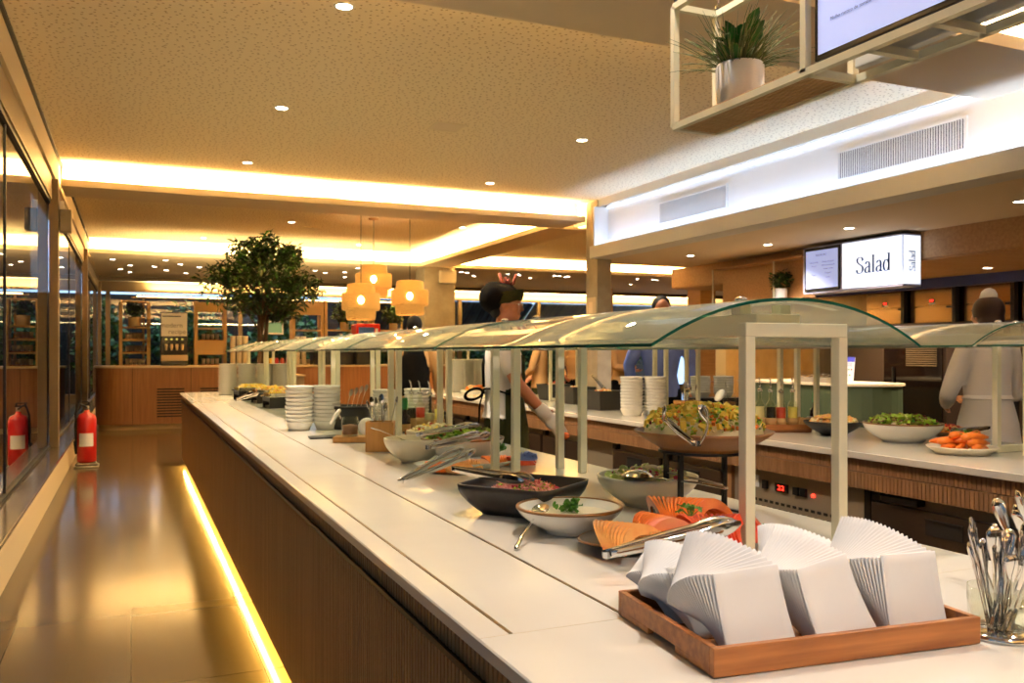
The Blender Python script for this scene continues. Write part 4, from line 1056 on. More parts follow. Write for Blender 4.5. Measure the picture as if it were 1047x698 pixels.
def stack_plates(label, group, c, R, n, gap=.0148, seed=0):
    rr = random.Random(seed); first = None
    prof = [(0, .002), (R * .6, .002), (R * .62, 0), (R * .66, 0), (R * .9, .010), (R, .0155), (R + .001, .018), (R - .002, .019), (R * .88, .013), (R * .6, .006), (0, .006)]
    for i in range(n):
        if first is None: first = o = tag(obj('dinner_plate', MB().lathe(prof, 28), M['white']), label, 'plate', group)
        else: o = first.copy(); COL.objects.link(o)
        o.location = (c[0] + rr.uniform(-.002, .002), c[1] + rr.uniform(-.002, .002), c[2] + i * gap)
for px, w in ((233, 'leftmost'), (252.5, 'second from the left'), (271, 'third from the left'), (288, 'rightmost')):
    c = behind(px, 403.5, .07); stack_plates('white dinner plate in the %s stack ending the long counter' % w, '%s far plate stack' % w, c, .112, 25, seed=px)
c = behind(250, 405.5, .06); tag(obj('dinner_plate', MB().lathe([(0, .002), (.1, 0), (.14, .018), (.138, .02), (.1, .006), (0, .006)], 32), M['white'], loc=c), 'single white plate lying before the far plate stacks', 'plate')
# ================= THINGS ON THE SECOND COUNTER =================
# plates at the far end
for px, w in ((466, 'leftmost'), (480, 'middle'), (494, 'rightmost')):
    c = P(px, 392, ZC); c = (c[0] + .1, min(c[1], 11.2) - .2, ZC)
    u = ray(px, 392); Y = 10.62 if px != 480 else 10.95; X = u[0] / u[1] * Y
    stack_plates('white dinner plate in the %s plate stack at the second counter beside the cook' % w, '%s plate stack beside the cook' % w, (min(max(X, 3.5), 4.4), Y, ZC), .125, 28, seed=px)
c = behind(489, 401, .1)
ft = thing('serving_tray', 'low white tray of yellow food behind the cook', 'tray', c)
obj('tray_body', MB().bb(-.2, .2, -.14, .14, 0, .012).bb(-.2, .2, -.14, -.13, .012, .03).bb(-.2, .2, .13, .14, .012, .03).bb(-.2, -.19, -.13, .13, .012, .03).bb(.19, .2, -.13, .13, .012, .03), M['white'], ft)
heap('yellow_food', 'yellow food heaped on the low white tray behind the cook', 'food', (c[0], c[1], c[2] + .0125), .17, .11, .05, [F['yellow'], F['pale'], F['orange']], [(60, .03, 'cube', 1), (50, .03, 'cube', 2)], 61)
# black pans
def pan(label, px, py, w, d, h, lid=None):
    c = behind(px, py, d * .3); t = thing('food_pan', label, 'pan', c, .05)
    mb = MB(); k = .82
    vs = []
    for s, z in ((k, 0), (1, h), (.93, h), (k * .9, .012)):
        vs += [(-w / 2 * s, -d / 2 * s, z), (w / 2 * s, -d / 2 * s, z), (w / 2 * s, d / 2 * s, z), (-w / 2 * s, d / 2 * s, z)]
    fs = [(3, 2, 1, 0), (12, 13, 14, 15)]
    for l in range(3):
        for i in range(4): fs.append((4 * l + i, 4 * l + (i + 1) % 4, 4 * l + 4 + (i + 1) % 4, 4 * l + 4 + i))
    obj('pan_body', mb.add(vs, fs), M['matteblack'], t, bevel=.012)
    return c
for lab, px, py, fd in (('leftmost black food pan on the second counter behind the glove', 566, 409, 'lettuce'), ('middle black food pan on the second counter beside the white bowls', 590, 413, 'yellow'), ('right black food pan on the second counter touching the white bowl stack', 617, 419, 'grain')):
    c = pan(lab, px, py, .27, .3, .17)
    heap('pan_food', {'lettuce': 'green food in the leftmost black pan', 'yellow': 'yellow food in the middle black pan', 'grain': 'brown food in the right black pan'}[fd], 'food', (c[0], c[1], c[2] + .012), .088, .1, .15, [F[fd], F['pale'], F['orange']], [(50, .02, 'cube', 1), (40, .02, 'cube', 2)], 70 + px, edge=.75)
tongs('tongs sticking up from the right black pan', (c[0] - .08, c[1] + .06, c[2] + .30), (c[0] + .02, c[1], c[2] + .17))
c = behind(646, 425, .06); stack_bowls('white bowl in the left stack beside the black pans', 'left bowl stack beside the pans', c, .094, 11, seed=61)
c = behind(670, 425, .06); stack_bowls('white bowl in the right stack beside the black pans', 'right bowl stack beside the pans', c, .094, 11, seed=62)
c = behind(703, 427, .06); wooden_box('honey coloured wooden cutlery box on the second counter', c, -.1, .16, .14, .13)
R = random.Random(63)
for i in range(7):
    a = i * 2.4; r = .01 + .03 * R.random(); x, y = c[0] + r * math.cos(a), c[1] + r * math.sin(a)
    spoon('steel spoon standing in the wooden box on the second counter', (x, y, ZC + .014), (x + R.uniform(-.05, .05), y + R.uniform(-.04, .04), ZC + .23 + R.uniform(0, .05)), .017, name='table_spoon', group='spoons in the second wooden box')
c = behind(728, 421, .1); rs = thing('riser', 'black riser block carrying bowls on the second counter', 'riser', c)
obj('riser_body', MB().bb(-.2, .2, -.12, .12, 0, .105), M['matteblack'], rs, bevel=.006); obj('riser_top', MB().bb(-.21, .21, -.13, .13, .1055, .118), M['black'], rs, bevel=.003)
for dx, w in ((-.1, 'left'), (.1, 'right')): stack_bowls('white bowl in the %s stack on the black riser' % w, '%s stack on the black riser' % w, (c[0] + dx * .92, c[1] - dx * .4, ZC + .119), .088, 7, h=.05, gap=.022, seed=64)
c = behind(746, 431, .05); s_ = thing('jar_stand', 'wooden block stand under the clip jar on the second counter', 'stand', c, -.05)
obj('stand_board', MB().bb(-.09, .11, -.07, .07, .0, .08), M['wood'], s_, bevel=.003)
clip_jar('open clip jar of brown topping on the wooden block of the second counter', (c[0] + .0, c[1], ZC + .081), -.1, F['brownf'])
spoon('steel spoon standing in the clip jar of brown topping', (c[0] - .01, c[1] + .01, ZC + .15), (c[0] - .02, c[1] + .02, ZC + .29), .014, name='table_spoon')
c = behind(800, 442, .06); caddy('wooden caddy under the sauce bottles on the second counter', c, -.41, .33, .12)
def bp2(px): x, y, z = behind(px, 442, .06); return (x, y, ZC + .0145)
bottle('pale oil bottle with steel pourer on the second counter', bp2(777), .032, .245, L_oil, .6)
bottle('black vinegar bottle with steel pourer on the second counter', bp2(788), .032, .24, L_blk, .66)
bottle('red sauce bottle with steel pourer on the second counter', bp2(798.5), .034, .235, L_red, .66)
bottle('yellow lemon bottle with steel pourer on the second counter', bp2(810.5), .033, .24, L_yel, .62)
c = behind(833, 436, .12); bottle('dark soy bottle with green cap on the second counter', c, .034, .2, L_soy, cap=M['greencap'], body='dark', neck=.42, wrap=False)
crumple('paper_wrap', 'crumpled brown paper collar between the lemon and soy bottles', P(821, 441, ZC + .001), .034, .085, 9)
# bowls of the near part
c = behind(852, 446, .09)
bowl('serving_bowl', 'shallow matte black bowl of pasta on the second counter', c, .175, .085, M['matteblack'], foot=.4, k=1.5)
heap('pasta', 'golden pasta heaped in the shallow black bowl', 'pasta', c, .135, .135, .05, [F['peach'], F['yellow'], F['pale'], F['herb']], [(150, .024, 'cube', 0), (100, .022, 'shred', 1), (120, .02, 'cube', 2), (12, .02, 'leaf', 3)], 66, z0=.052)
spoon('steel serving spoon resting in the black pasta bowl', P(825, 426, ZC + .13), (c[0] - .05, c[1], ZC + .10), .03)
c = behind(923, 453, .12)
bowl('salad_bowl', 'large white brown-rimmed bowl of leaf salad on the second counter', c, .212, .105, M['white'], M['brownrim'], k=2.0, foot=.5)
heap('leaf_salad', 'mixed green and purple leaf salad in the large bowl of the second counter', 'salad', c, .178, .178, .072, [F['lettuce'], F['lettucelight'], F['purple'], F['herb'], F['pale']], [(240, .036, 'leaf', 0), (200, .034, 'leaf', 1), (150, .036, 'leaf', 2), (80, .03, 'leaf', 3), (30, .018, 'cube', 4)], 67, z0=.06)
c = (3.79, 3.05, ZC)
bowl('round_plate', 'deep round cream plate of carrots on the second counter', c, .165, .036, M['creamware'], foot=.75, k=1.4, cat='plate')
R = random.Random(68); first = None
mbc = MB().tube([(-.085, 0, 0), (-.06, 0, .002), (0, .004, .004), (.05, .0, .001), (.085, -.004, -.002)], [.010, .021, .020, .015, .006], 10)
for i in range(11):
    a = R.uniform(-.5, .6) + (PI if i % 2 else 0)
    if first is None: first = o = obj('roasted_carrot', mbc, mat('roast_carrot', (244, 132, 40), .35, noise=((20, 20, 20), .5, (226, 96, 30))))
    else: o = first.copy(); COL.objects.link(o)
    tag(o, 'orange roasted carrot piled on the cream plate by the guard post', 'vegetable', 'carrots on the cream plate')
    o.location = (c[0] + R.uniform(-.05, .05), c[1] + ((i % 4) - 1.5) * .045, ZC + .03 + .028 * (i // 4)); o.rotation_euler = (0, R.uniform(-.1, .1), a)
sprig('herb_sprig', 'green herb leaves scattered over the carrots', (c[0], c[1] - .02, ZC + .095), n=12, size=.022, seed=69, spread=.08)
tongs('steel tongs lying over the plate behind the carrots', P(1010, 437, ZC + .09), P(975, 441, ZC + .08), spread=.05)
c = behind(972, 447, .08)
bowl('round_plate', 'small brown plate of orange food behind the large leaf salad', c, .11, .025, M['terracotta'], foot=.7, k=1.4, cat='plate')
heap('orange_food', 'orange chopped food on the small brown plate', 'food', c, .075, .075, .04, [F['orange'], F['redf'], F['peach']], [(50, .02, 'cube', 1), (50, .02, 'cube', 2)], 71, z0=.013)
# ================= BACKGROUND: BAR, SHELVES, TREE, PENDANTS, KITCHEN =================
# ---- wood fronted bar across the back ----
bar = thing('back_bar', 'curved end wooden bar with pale top across the back of the room', 'bar counter', (0, 0, 0))
y0, y1, x0, x1, r = 17.2, 18.35, -.60, 6.1, .5
def barfoot(e=0):
    p = [(x1 + e, y0 - e), (x1 + e, y1 + e), (x0 - e, y1 + e)]
    p += [(x0 + r + (r + e) * math.cos(a), y0 + r + (r + e) * math.sin(a)) for a in [PI + PI / 2 * k / 10 for k in range(11)]]
    return p
obj('front_panel', MB().prism(barfoot(), .1, 1.13), M['barwood'], bar)
obj('bar_top', MB().prism(barfoot(.03), 1.1305, 1.165), M['curb'], bar)
obj('plinth', MB().prism(barfoot(-.05), .001, .1), M['plinth'], bar)
for gx in (.42, 1.17, 2.05):
    g = obj('louvre_grille', MB().bb(gx, gx + .5, y0 - .012, y0 - .001, .2, .78), M['barwood'], bar)
    mb = MB()
    for k in range(11): mb.bb(gx + .015, gx + .485, y0 - .0135, y0 - .0125, .225 + k * .05, .252 + k * .05)
    obj('louvre_gap', mb, M['dark'], g)
obj('panel_joint', MB().bb(.02, .028, y0 - .003, y0 - .001, .1, 1.13).bb(1.02, 1.028, y0 - .003, y0 - .001, .1, 1.13).bb(1.8, 1.808, y0 - .003, y0 - .001, .1, 1.13), M['darkbar'], bar)
lc = thing('side_counter', 'lower grey counter end standing in front of the wooden bar', 'counter', (1.95, 16.6, 0))
obj('counter_body', MB().bb(-.2, 1.0, -.3, .55, .0, .97), M['concrete'], lc, bevel=.006); obj('counter_top', MB().bb(-.22, 1.02, -.32, .57, .9705, 1.0), M['curb'], lc)
# ---- open shelving on the bar ----
sy0, sy1 = 17.95, 18.3
def unit(name, label, xa, xb, zs, ztop, backing=None, fills=()):
    t = thing(name, label, 'shelf', (xa, sy0, 1.166)); w = xb - xa; d = sy1 - sy0
    for x in (0, w): obj('upright', MB().bb(x - .03, x + .03, 0, d, 0, ztop - 1.166), M['shelfoak'], t)
    for z in zs: obj('shelf_board', MB().bb(.031, w - .031, 0, d, z - 1.166 - .03, z - 1.166), M['shelfoak'], t)
    for (za, zb) in fills: obj('closed_front', MB().bb(.031, w - .031, .01, .03, za - 1.166, zb - 1.166), M['shelfoak'], t)
    return t
def sx(px, Y=18.0): u = ray(px, 361); return u[0] / u[1] * Y
def sz(px, py, Y=18.0): u = ray(px, py); return CH + u[2] / u[1] * Y
xs = [sx(p) for p in (123.5, 155.5, 200.5, 230, 300, 329, 352, 377, 402)]
u1 = unit('open_shelf', 'pale oak shelf unit at the left end of the bar', xs[0], xs[1] - .061, [sz(140, p) for p in (334, 347, 360)], sz(140, 309) , fills=())
obj('top_board', MB().bb(0, xs[1] - xs[0] - .06, 0, .3, sz(140, 309) - 1.165, sz(140, 309) - 1.14), M['shelfoak'], u1)
u2 = unit('open_shelf', 'pale oak shelf unit right of the drinks dispenser', xs[2], xs[3], [sz(215, p) for p in (335, 348, 361)], sz(215, 308), fills=((sz(215, 361), sz(215, 348) - .03), (sz(215, 319), sz(215, 309))))
u3 = unit('open_shelf', 'pale oak shelf unit behind the tree and payment screen', xs[4], xs[5], [sz(315, 337), sz(315, 312)], sz(315, 308), fills=((sz(315, 322), sz(315, 309)),))
u4 = unit('open_shelf', 'pale oak shelf unit with a dark potted plant beside the bamboo pendants', xs[5] + .08, xs[7], [sz(360, 337)], sz(360, 308))
u5 = unit('open_shelf', 'pale oak shelf unit behind the right bamboo pendant', xs[7] + .08, sx(425), [sz(400, 337)], sz(400, 308))
# cups on the shelves
cupm = MB().lathe([(0, .002), (.030, 0), (.036, .11), (.033, .11), (.028, .006), (0, .006)], 14)
cup0 = None
def cups(label, group, xa, xb, z, n, tr=True):
    global cup0
    if tr:
        t = thing('cup_tray', 'flat wooden tray under the ' + group, 'tray', ((xa + xb) / 2, sy0 + .12, z + .001)); obj('tray_board', MB().bb(-(xb - xa) / 2 - .03, (xb - xa) / 2 + .03, -.07, .07, 0, .018), M['wood'], t, bevel=.003)
    for i in range(n):
        if cup0 is None: cup0 = o = obj('drinking_glass', cupm, mat('frosted_glass', (208, 190, 160), .3, trans=.5))
        else: o = cup0.copy(); COL.objects.link(o)
        tag(o, label, 'cup', group); o.location = (xa + (xb - xa) * (i + .5) / n, sy0 + .12, z + (.0195 if tr else .001))
xa, xb = xs[0] + .08, xs[1] - .12
for py, w in ((347, 'upper'), (360, 'middle'), (373.0, 'lowest')):
    cups('glass in the %s glass row of the shelf unit at the bar left end' % w, '%s glasses of the left shelf' % w, xa, xb - .05 * (w == 'upper'), sz(140, py) if w != 'lowest' else 1.166, 5)
for py, w in ((348, 'upper'), (373, 'lowest')):
    cups('glass in the %s glass row of the shelf unit right of the dispenser' % w, '%s glasses of the right shelf' % w, xs[2] + .1, xs[3] - .1, sz(215, py) if w != 'lowest' else 1.166, 4)
cups('glass on the shelf behind the payment screen', 'glasses behind the payment screen', xs[4] + .1, xs[5] - .1, 1.166, 6, False)
for i, px in enumerate((238, 244.5, 251, 304, 310.5)):
    x = sx(px, 17.7)
    tag(obj('cup_tower', MB().lathe([(0, 0), (.05, 0), (.052, .55), (.056, .56), (.05, .57), (0, .57)], 16), M['white'], loc=(x, 17.7, 1.166)), ['white tower of stacked cups left of the tree trunk, nearest the shelf', 'white tower of stacked cups left of the tree trunk, middle one', 'white tower of stacked cups nearest the tree trunk', 'white tower of stacked cups right of the payment screen', 'rightmost white tower of stacked cups on the bar'][i], 'cups')
# glowing strip along the top of the shelves
for xa_, xb_, w_ in ((.1, 2.0, 'left'), (2.4, 5.4, 'right')):
    tag(obj('led_strip', MB().bb(xa_, xb_, 18.32, 18.38, 2.50, 2.515), M['led_warm']), 'warm light strip along the top of the %s shelves behind the bar' % w_, 'light strip')
    area('led_strip_light', ((xa_ + xb_) / 2, 18.35, 2.53), xb_ - xa_, .05, 11 * (xb_ - xa_), WARM, (PI - .7, 0, 0))
tag(obj('strip_rail', MB().bb(.0, 5.6, 18.31, 18.39, 2.475, 2.499).bb(0.2, .24, 18.31, 18.34, 1.166, 2.475).bb(5.4, 5.44, 18.31, 18.34, 1.166, 2.475), M['shelfoak']), 'oak rail on thin posts carrying the light strips above the bar shelves', 'rail')
# potted plants
def potted(label, c, Rp, hp, size, seed, pot='white', lm=None, n=420, up=.9, name='potted_plant'):
    t = thing(name, label, 'plant', c)
    obj('pot', MB().lathe([(0, 0), (Rp * .93, 0), (Rp, .01), (Rp, hp - .01), (Rp * .97, hp), (Rp * .9, hp), (Rp * .88, hp - .03), (0, hp - .03)], 32), M[pot], t)
    obj('soil', MB().lathe([(0, hp - .029), (Rp * .87, hp - .029), (0, hp - .02)], 24), M['bark'], t)
    leafy('foliage', (0, 0, hp + size * up), (size * 1.15, size * 1.15, size), n, size * .42, lm or [M['leafdark'], M['leaf']], t, seed=seed, shell=.1)
    return t
potted('dark potted plant in a pale pot on the left shelf unit', ((xs[0] + xs[1]) / 2 - .03, sy0 + .16, sz(140, 334) + .001), .115, .19, .15, 81, 'curb')
potted('dark potted plant on the shelf beside the bamboo pendants', ((xs[5] + xs[7]) / 2, sy0 + .16, sz(360, 337) + .001), .09, .16, .22, 82, 'curb')
potted('dark potted plant on the shelf behind the right bamboo pendant', ((xs[7] + sx(425)) / 2 + .05, sy0 + .16, sz(400, 337) + .001), .09, .14, .20, 83, 'curb')
# ---- drinks dispenser ----
dx = sx(178, 17.6); dw = sx(192, 17.6) - sx(164.5, 17.6)
ds = thing('drinks_dispenser', 'black drinks dispenser with a lit pale sign panel on the bar', 'dispenser', (dx, 17.55, 1.166))
hz = sz(178, 319, 17.55) - 1.166
obj('cabinet', MB().bb(-dw / 2, dw / 2, 0, .42, 0, hz), M['black'], ds, bevel=.01)
zp0, zp1 = sz(178, 343.5, 17.55) - 1.166, hz - .02
sg = obj('sign_panel', MB().bb(-dw / 2 + .01, dw / 2 - .01, -.02, -.001, zp0, zp1), mat('dispenser_sign', (196, 178, 130), .5, emit=.12), ds, bevel=.003)
Tf = lambda x, y, z: Matrix.Translation((x, y, z)) @ Matrix.Rotation(PI / 2, 4, 'X')
for wd_, tx_, tz_ in (('modern', -.05, .2), ('recipe', .05, .08)): obj('sign_lettering', text_mb(wd_, .125, None, 0, Tf(tx_, -.022, zp0 + tz_)), mat('brown_lettering', (112, 88, 52), .6), sg)
obj('sign_bar', MB().bb(-dw / 2 + .03, dw / 2 - .12, -.023, -.0205, zp1 - .07, zp1 - .05), M['black'], sg)
for k in range(4):
    x = (k - 1.5) * .095
    obj('indicator', MB().ell((x, -.004, zp0 - .06), (.022, .01, .018)), mat('green_indicator', (200, 196, 96), .4, emit=.3), ds)
    obj('tap', MB().lathe([(0, 0), (.016, 0), (.03, .1), (.02, .12), (0, .12)], 12, c=(x, -.035, zp0 - .27)), M['plaster'], ds)
obj('drip_tray', MB().bb(-dw / 2 + .0, dw / 2, -.1, -.001, .09, .2), M['curb'], ds, bevel=.006)
obj('drip_foot', MB().bb(-dw / 2 + .02, dw / 2 - .02, -.08, -.001, 0, .089), M['black'], ds)
# payment screen, red machine, jars on the bar
c = (sx(284, 16.9), 17.45, 1.166)
ps = thing('payment_screen', 'tilted payment screen showing a green panel on the bar by the tree', 'screen', c)
obj('screen_foot', MB().bb(-.12, .12, -.02, .16, 0, .02).bb(-.03, .03, .05, .09, .02, .3), M['black'], ps)
T = Matrix.Translation((0, .06, sz(284, 335, 17.45) - 1.166)) @ Matrix.Rotation(-.15, 4, 'X')
obj('screen_case', MB().box((0, 0, 0), (.4, .03, .27), 0, 0, T), M['whitecool'], ps, bevel=.008)
obj('display', MB().box((0, -.0165, 0), (.34, .002, .21), 0, 0, T), mat('green_display', (74, 112, 82), .4, emit=.35), ps)
for k, cc in enumerate(((210, 170, 60), (150, 30, 24), (160, 60, 30), (150, 26, 26))):
    tag(obj('sauce_jar', MB().lathe([(0, 0), (.042, 0), (.045, .01), (.045, .1), (.035, .115), (.037, .14), (0, .14)], 14), mat('jar_%d' % k, cc, .3), loc=(c[0] - .08 + .11 * k, 17.25, 1.166)), ['yellow jar on the bar below the payment screen', 'dark red jar on the bar, left of the brown one', 'brown jar on the bar between two red jars', 'red jar on the bar, rightmost below the payment screen'][k], 'jar')
c = (sx(373, 17.5), 17.25, 1.166)
rm = thing('juice_machine', 'red topped drinks machine with pictured panel under the pendants', 'machine', c)
zt = sz(373, 331, 17.5) - 1.166
obj('cabinet', MB().bb(-.22, .22, 0, .4, 0, zt - .32), M['black'], rm, bevel=.01); obj('red_head', MB().bb(-.25, .25, -.05, .42, zt - .32, zt), M['red'], rm, bevel=.03)
obj('picture_panel', MB().bb(-.2, .12, -.056, -.051, zt - .25, zt - .08), M['navy'], rm); obj('bottle_picture', MB().bb(.14, .2, -.056, -.051, zt - .28, zt - .1), M['whitecool'], rm)
cm = thing('coffee_machine', 'wide black coffee machine on the bar seen between the guard posts', 'coffee machine', (sx(346, 17.5), 17.5, 1.166))
obj('cabinet', MB().bb(-.5, .45, 0, .4, .0, .5), M['black'], cm, bevel=.01); obj('red_panel', MB().bb(.05, .25, -.006, -.001, .28, .42), M['steel'], cm); obj('warming_rail', MB().bb(-.5, .45, 0.02, .38, .5005, .52), M['steel'], cm)
# ---- ficus tree ----
tx, ty = PY(268, 330, 14.3)[:2]
tr = thing('ficus_tree', 'tall leafy indoor tree rising behind the far end of the long counter', 'tree', (tx, 14.3, 0))
obj('planter', MB().lathe([(0, 0), (.24, 0), (.29, .48), (.27, .49), (.25, .44), (0, .44)], 32), M['concrete'], tr)
mb = MB()
R = random.Random(90)
for k in range(3): mb.tube([(.04 * math.cos(k * 2.1), .04 * math.sin(k * 2.1), .4), (.03 * math.cos(k * 2.1 + 1), .03 * math.sin(k * 2.1 + 1), 1.2), (.10 * math.cos(k * 2.1 + 2), .1 * math.sin(k * 2.1 + 2), 2.2)], [.045, .04, .025], 8)
for k in range(26):
    a = R.uniform(0, 6.28); z = R.uniform(1.7, 2.3); rr = R.uniform(.4, .75)
    mb.tube([(0, 0, z), (rr * .5 * math.cos(a), rr * .5 * math.sin(a), z + .3), (rr * math.cos(a), rr * math.sin(a), z + R.uniform(.2, .75))], [.018, .011, .005], 6)
obj('trunk', mb, M['bark'], tr)
leafy('crown', (0, 0, 2.58), (.80, .76, .70), 4200, .12, [M['leafdark'], M['leafdark'], M['leaf']], tr, seed=91, long=2.6, shell=.05, blobs=[((-.1, 0, 2.5), (.62, .6, .34)), ((.2, .1, 2.62), (.5, .5, .36)), ((-.42, -.1, 2.62), (.44, .4, .26)), ((.52, 0, 2.42), (.42, .4, .26)), ((-.2, .1, 3.0), (.3, .3, .22)), ((.08, 0, 3.02), (.22, .22, .30)), ((.42, -.1, 2.96), (.24, .22, .17)), ((-.1, -.1, 2.2), (.5, .45, .22)), ((.3, 0, 2.1), (.3, .3, .18))])
leafy('hanging_sprays', (0, 0, 2.5), (.98, .9, .52), 520, .13, [M['leafdark'], M['leaf']], tr, seed=92, long=3, droop=.5, shell=.7)
# ---- bamboo pendants ----
bm_ = mat('woven_bamboo', (222, 160, 70), .6, emit=.22, emit_rgb=(236, 160, 60))
nt = bm_.node_tree; b_ = nt.nodes['Principled BSDF']
tc = nt.nodes.new('ShaderNodeTexCoord'); wv = nt.nodes.new('ShaderNodeTexWave'); wv.inputs['Scale'].default_value = 30; wv.inputs['Distortion'].default_value = 6; wv.bands_direction = 'DIAGONAL'
cr_ = nt.nodes.new('ShaderNodeMix'); cr_.data_type = 'RGBA'; cr_.inputs[6].default_value = lin((196, 126, 44)) + (1,); cr_.inputs[7].default_value = lin((244, 190, 96)) + (1,)
nt.links.new(tc.outputs['Object'], wv.inputs[0]); nt.links.new(wv.outputs['Fac'], cr_.inputs[0]); nt.links.new(cr_.outputs[2], b_.inputs['Base Color']); nt.links.new(cr_.outputs[2], b_.inputs['Emission Color'])
def pendant(label, px, ptop, pbot, Y, wpx):
    x, y, zt = PY(px, ptop, Y); zb = PY(px, pbot, Y)[2]; H = zt - zb; d = depth(x, y); Rr = wpx / 2 * d / FPX
    t = thing('pendant_lamp', label, 'pendant lamp', (x, y, 3.72))
    o_ = zb - 3.72
    pr = [(Rr * .62, H), (Rr * .72, H * .97), (Rr * .76, H * .76), (Rr * .97, H * .73), (Rr, H * .68), (Rr, H * .32), (Rr * .97, H * .27), (Rr * .79, H * .24), (Rr * .76, H * .04), (Rr * .72, 0)]
    prin = [(a - .008, b) for a, b in reversed(pr)]
    obj('bamboo_shade', MB().lathe([(r_, z + o_) for r_, z in pr + prin + [pr[0]]], 40), bm_, t)
    obj('bulb', MB().ell((0, 0, o_ + H * .5), (.07, .07, .07)), M['bulb'], t)
    # glowing blob facing the camera imitates the globe's light through the weave
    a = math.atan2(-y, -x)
    obj('globe_glow', MB().ell((Rr * .97 * math.cos(a), Rr * .97 * math.sin(a), o_ + H * .52), (.045, .045, .06)), M['bulb'], t)
    obj('cord', MB().tube([(0, 0, o_ + H * .55), (0, 0, -.02)], .006, 6), M['black'], t)
    obj('ceiling_rose', MB().lathe([(0, -.03), (.08, -.03), (.09, 0), (0, 0)], 24), M['beamwood'], t)
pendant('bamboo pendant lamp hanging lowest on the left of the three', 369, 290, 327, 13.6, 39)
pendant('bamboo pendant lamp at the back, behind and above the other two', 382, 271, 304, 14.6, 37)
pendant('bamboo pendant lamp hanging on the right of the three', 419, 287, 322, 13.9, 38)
# ---- fire extinguisher ----
p = P(88, 477, 0)
fe = thing('fire_extinguisher', 'red fire extinguisher on a floor stand beside the glass wall', 'fire extinguisher', (-.50, p[1], 0))
hh = .06
obj('cylinder', MB().lathe([(0, hh), (.10, hh), (.112, hh + .02), (.112, hh + .53), (.09, hh + .585), (.035, hh + .61), (.03, hh + .64), (0, hh + .64)], 32), M['red'], fe)
obj('valve', MB().lathe([(0, hh + .64), (.025, hh + .64), (.025, hh + .69), (0, hh + .69)], 16), M['steel'], fe)
obj('handle', MB().box((-.03, 0, hh + .705), (.13, .025, .016)).box((-.04, 0, hh + .74), (.12, .022, .012), 0).box((.02, 0, hh + .72), (.02, .02, .04)), M['black'], fe)
obj('hose', MB().tube([(0, -.02, hh + .67), (-.08, -.06, hh + .73), (-.12, -.05, hh + .60), (-.125, -.02, hh + .4), (-.12, .0, hh + .2)], .014, 8), M['black'], fe)
obj('nozzle', MB().lathe([(.012, 0), (.03, .16), (.026, .16), (.01, 0), (.012, 0)][::-1], 14, c=(-.12, 0, hh + .1)), M['black'], fe)
obj('label_plate', MB().add([(.1128 * math.cos(a), .1128 * math.sin(a), z) for a in [-2.35 + 1.5 * k / 10 for k in range(11)] for z in (hh + .2, hh + .36)], [(2 * k, 2 * k + 2, 2 * k + 3, 2 * k + 1) for k in range(10)], 0, True), M['whitecool'], fe)
obj('stand', MB().tube([(-.13, -.13, .012), (.13, -.13, .012), (.13, .13, .012), (-.13, .13, .012), (-.13, -.13, .012)], .011, 8).tube([(-.13, 0, .012), (-.1, 0, hh - .005), (.1, 0, hh - .005), (.13, 0, .012)], .011, 8), M['steel'], fe)
# ---- plant in the hanging shelf ----
pt = thing('potted_plant', 'white round pot with glossy leaves and fine grass on the hanging shelf', 'plant', (1.855, 2.335, 2.2225))
obj('pot', MB().lathe([(0, 0), (.070, 0), (.076, .006), (.079, .06), (.079, .128), (.076, .135), (.071, .134), (.070, .11), (0, .11)], 40), M['whitecool'], pt)
obj('soil', MB().lathe([(0, .111), (.069, .111), (0, .118)], 24), M['bark'], pt)
R = random.Random(95); mb = MB()
for i in range(46):
    a = R.uniform(0, 6.28); r_ = R.uniform(.01, .06); z = R.uniform(.125, .235)
    T = Matrix.Translation((r_ * math.cos(a), r_ * math.sin(a), z)) @ Matrix.Rotation(a, 4, 'Z') @ Matrix.Rotation(-R.uniform(.3, 1.3), 4, 'Y')
    s = R.uniform(.055, .085); vs = []; fs = []
    for k in range(7):
        q = k / 6; w = math.sin(PI * min(q * .96 + .02, 1)) * s * .30
        vs += [(s * q, -w, .06 * s * math.sin(q * 3)), (s * q, 0, -.03 * s), (s * q, w, .06 * s * math.sin(q * 3))]
    for k in range(6):
        for j in range(2): fs.append((3 * k + j, 3 * k + j + 1, 3 * k + j + 4, 3 * k + j + 3))
    mb.add(vs, fs, 0, True, T)
    mb.tube([(r_ * .5 * math.cos(a), r_ * .5 * math.sin(a), .11), (r_ * math.cos(a), r_ * math.sin(a), z)], .0015, 5)
obj('glossy_leaves', mb, mat('glossy_leaf', (48, 104, 44), .25, noise=((30, 30, 30), .6, (30, 78, 30))), pt)
mb = MB()
for i in range(220):
    a = R.uniform(0, 6.28); r0 = R.uniform(.01, .055); L = R.uniform(.12, .25); e = R.uniform(.3, 1.3)
    pts = [(r0 * math.cos(a), r0 * math.sin(a), .11)]
    for k in range(1, 5):
        q = k / 4; pts.append(((r0 + L * math.sin(e) * q) * math.cos(a + .2 * q), (r0 + L * math.sin(e) * q) * math.sin(a + .2 * q), .11 + L * math.cos(e) * q + .05 * q - .07 * q * q))
    mb.tube(pts, [.0017, .0016, .0014, .0011, .0006], 4)
obj('fine_grass', mb, M['leafgrass'], pt)
